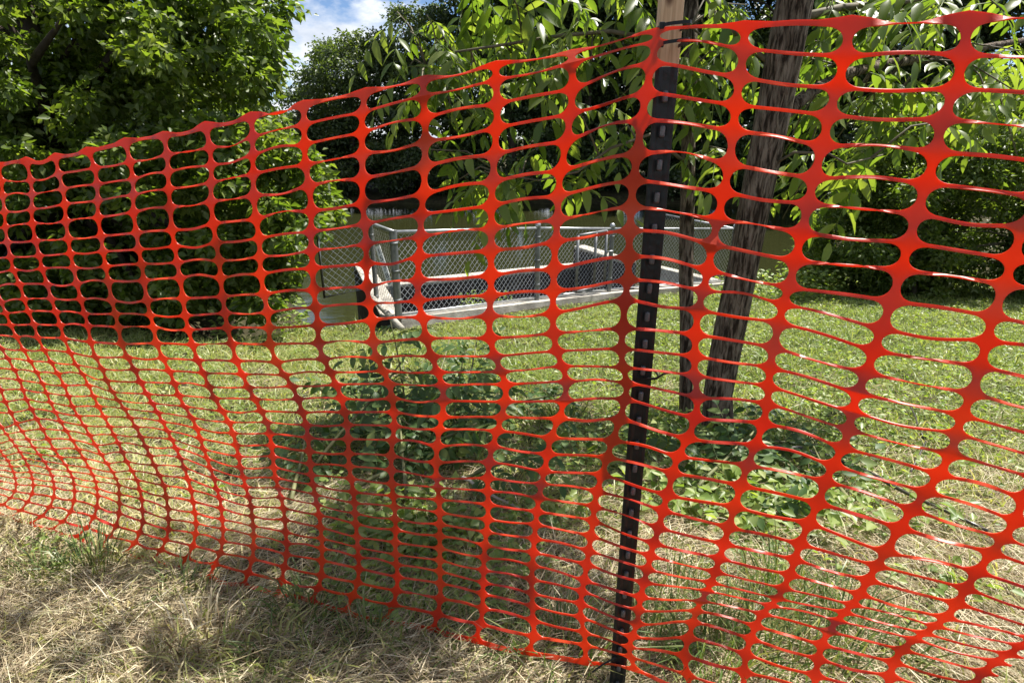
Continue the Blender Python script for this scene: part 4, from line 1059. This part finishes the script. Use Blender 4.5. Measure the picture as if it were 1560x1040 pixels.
for k in 'ZYXWVU':
    t=np.array(lowl[k]); r0=int(t[0,0]); col=[]
    b=np.array(COL[nx]); c=np.array(COL[nn]); ex=b-(c-b)*0.93
    off=t[0,1:]-ex[r0]
    for r in range(34):
        if r>=r0: col.append((np.interp(r,t[:,0],t[:,1]),np.interp(r,t[:,0],t[:,2])))
        else: col.append(tuple(ex[r]+off*(r/max(r0,1))))
    COL[k]=col; nn=nx; nx=k
names = 'UVWXYZABCDEFGHIJKLMNOPQRST'
GP = np.array([COL[k] for k in names])                     # 26 ribs x 34 rows of pixels
NC, NR = 26, 34
rr_ = ray(GP[..., 0], GP[..., 1])
NP_, AP_, RP_ = np.array([.223, 1.0]), np.array([-1.363, 1.60]), np.array([.709, .803])
PT = np.zeros((NC, NR, 3))
jit = rng.normal(0, 1, (NC, NR))
for i in range(NC):
    a, b = (NP_, AP_) if i <= 19 else (NP_, RP_)
    d = b - a; nn = np.array([-d[1], d[0]])
    ph = rng.uniform(0, 6.28, 3)
    for j in range(NR):
        t = np.dot(a, nn) / np.dot(rr_[i, j, :2], nn)
        wob = .006 * math.sin(j * .9 + ph[0]) + .0065 * math.sin(j * 2.1 + ph[1]) + .012 * math.sin(j * .21 + i * .33) + .0036 * jit[i, j]
        if i == 19: wob *= .3
        q = rr_[i, j] * t * (1 + .03 * (j / 33) ** 1.6)
        q = q * (1 + wob / np.linalg.norm(q))
        PT[i, j] = q + np.array([0, 0, CAMH])
# keep the trailing lower edge on top of the straw
gl = ground_z(PT[..., 0], PT[..., 1])
barrier = empty('safety_barrier', (0.0, 1.2, 0.0), 'orange plastic mesh safety barrier stretched across the bank in front', 'barrier')
BO = np.array([0.0, 1.2, 0.0])
def crow(r):                                               # Catmull-Rom along one row
    P = PT[:, r]; ext = np.concatenate([[2 * P[0] - P[1]], P, [2 * P[-1] - P[-2]]])
    return ext
ROWS = [crow(r) for r in range(NR)]
def S(u, r):
    i = int(math.floor(u)); i = min(max(i, 0), NC - 2) if 0 <= u <= NC - 1 else (0 if u < 0 else NC - 2)
    t = u - i; E = ROWS[r]
    p0, p1, p2, p3 = E[i], E[i + 1], E[i + 2], E[i + 3]
    return .5 * ((2 * p1) + (p2 - p0) * t + (2 * p0 - 5 * p1 + 4 * p2 - p3) * t * t + (3 * p1 - p0 - 3 * p2 + p3) * t ** 3)
HA, HB, HE = .458, .438, .165                              # half width, half height and end radius of a hole, in cells
def half(du):
    du = abs(du)
    if du <= .5 - HA + 1e-4: return .5
    x = max(0.0, (.5 - du) - (HA - HE)) / HE
    return .5 - HB * (1 - min(x, 1) ** 2.2) ** (1 / 2.2)
twist = rng.normal(-.85, .50, (NC, NR)); sag = rng.normal(0, .07, (NC, NR)); bulge = rng.normal(0, .006, (NC, NR))
def section(c, r, du):
    """three points across the plastic at signed offset du from rib c in row r"""
    u = c + du
    p = S(u, r)
    upv = (S(u, r - 1) - p) if r > 0 else -(S(u, r + 1) - p)
    dnv = (S(u, r + 1) - p) if r < NR - 1 else -(S(u, r - 1) - p)
    cell = c if du >= 0 else c - 1
    t = du if du >= 0 else 1 + du
    cell = min(max(cell, 0), NC - 1)
    h = half(du)
    hu = hd = h
    if r == 0: hu = .16 + .18 * max(0, .3 - abs(du)) / .3
    if r == NR - 1: hd = .14 + .10 * max(0, .3 - abs(du)) / .3
    env = math.sin(math.pi * t)
    if 0 < c + du < NC - 1: p = p + dnv * sag[cell, r] * env ** 2
    th = twist[cell, r] * float(smooth(.12, .45, min(t, 1 - t)))
    vd = p - np.array([0, 0, CAMH]); vd = vd / np.linalg.norm(vd)
    p = p + vd * bulge[cell, r] * env ** 2
    tn = S(min(u + .05, NC - 1), r) - S(max(u - .05, 0), r); tn /= np.linalg.norm(tn)
    def rot(v):
        if abs(th) < 1e-4: return v
        nv = np.cross(tn, v)
        return v * math.cos(th) + nv * math.sin(th)
    return p + rot(upv * hu), p, p + rot(dnv * hd)
DUS = [-.30, -.245, -.205, -.18, -.15, -.115, -.088, -.062, -.048, -.040, 0, .040, .048, .062, .088, .115, .15, .18, .205, .245, .30]
def finish(o):
    md = o.modifiers.new('thickness', 'SOLIDIFY'); md.thickness = .0018; md.offset = 0
    es = o.modifiers.new('crisp', 'EDGE_SPLIT'); es.split_angle = math.radians(42)
    return o
for c in range(NC):
    bm = bmesh.new()
    for r in range(NR):
        prev = None
        for du in DUS:
            if not -0.2 <= c + du <= NC - .8: continue
            cur = [bm.verts.new(q - BO) for q in section(c, r, du)]
            if prev:
                for e in range(2): bm.faces.new((prev[e], prev[e + 1], cur[e + 1], cur[e]))
            prev = cur
    bmesh.ops.remove_doubles(bm, verts=bm.verts, dist=.0006)
    for f in bm.faces: f.smooth = True
    me = bpy.data.meshes.new('rib'); bm.to_mesh(me); bm.free()
    finish(link('rib', me, M['plastic'], barrier))
cells = []
for r in range(NR):
    for c in range(NC - 1):
        mid = (GP[c, r] + GP[c + 1, r]) / 2
        inside = -40 < mid[0] < 1600 and -10 < mid[1] < 1050
        cells.append((-(abs(GP[c + 1, r, 0] - GP[c, r, 0])) if inside else 0, c, r))
cells.sort()
rest_v, rest_f = [], []
for k, (_, c, r) in enumerate(cells):                      # the 300 largest strands singly, the others as one part
    sm_ = [.30, .35, .40, .45, .50, -.45, -.40, -.35, -.30]
    vs, fs = [], []
    for s_ in sm_: vs += [tuple(q - BO) for q in section(c if s_ > 0 else c + 1, r, s_)]
    for q in range(len(sm_) - 1):
        for e in range(2): fs.append((3 * q + e, 3 * q + e + 1, 3 * q + 4 + e, 3 * q + 3 + e))
    if k < 300:
        me = bpy.data.meshes.new('strand'); me.from_pydata(vs, [], fs)
        me.polygons.foreach_set('use_smooth', [True] * len(me.polygons)); me.update()
        finish(link('strand', me, M['plastic'], barrier))
    else:
        b = len(rest_v); rest_v += vs; rest_f += [tuple(b + i for i in q) for q in fs]
me = bpy.data.meshes.new('strand'); me.from_pydata(rest_v, [], rest_f)
me.polygons.foreach_set('use_smooth', [True] * len(me.polygons)); me.update()
tag(finish(link('strand', me, M['plastic'], barrier)), kind='stuff')
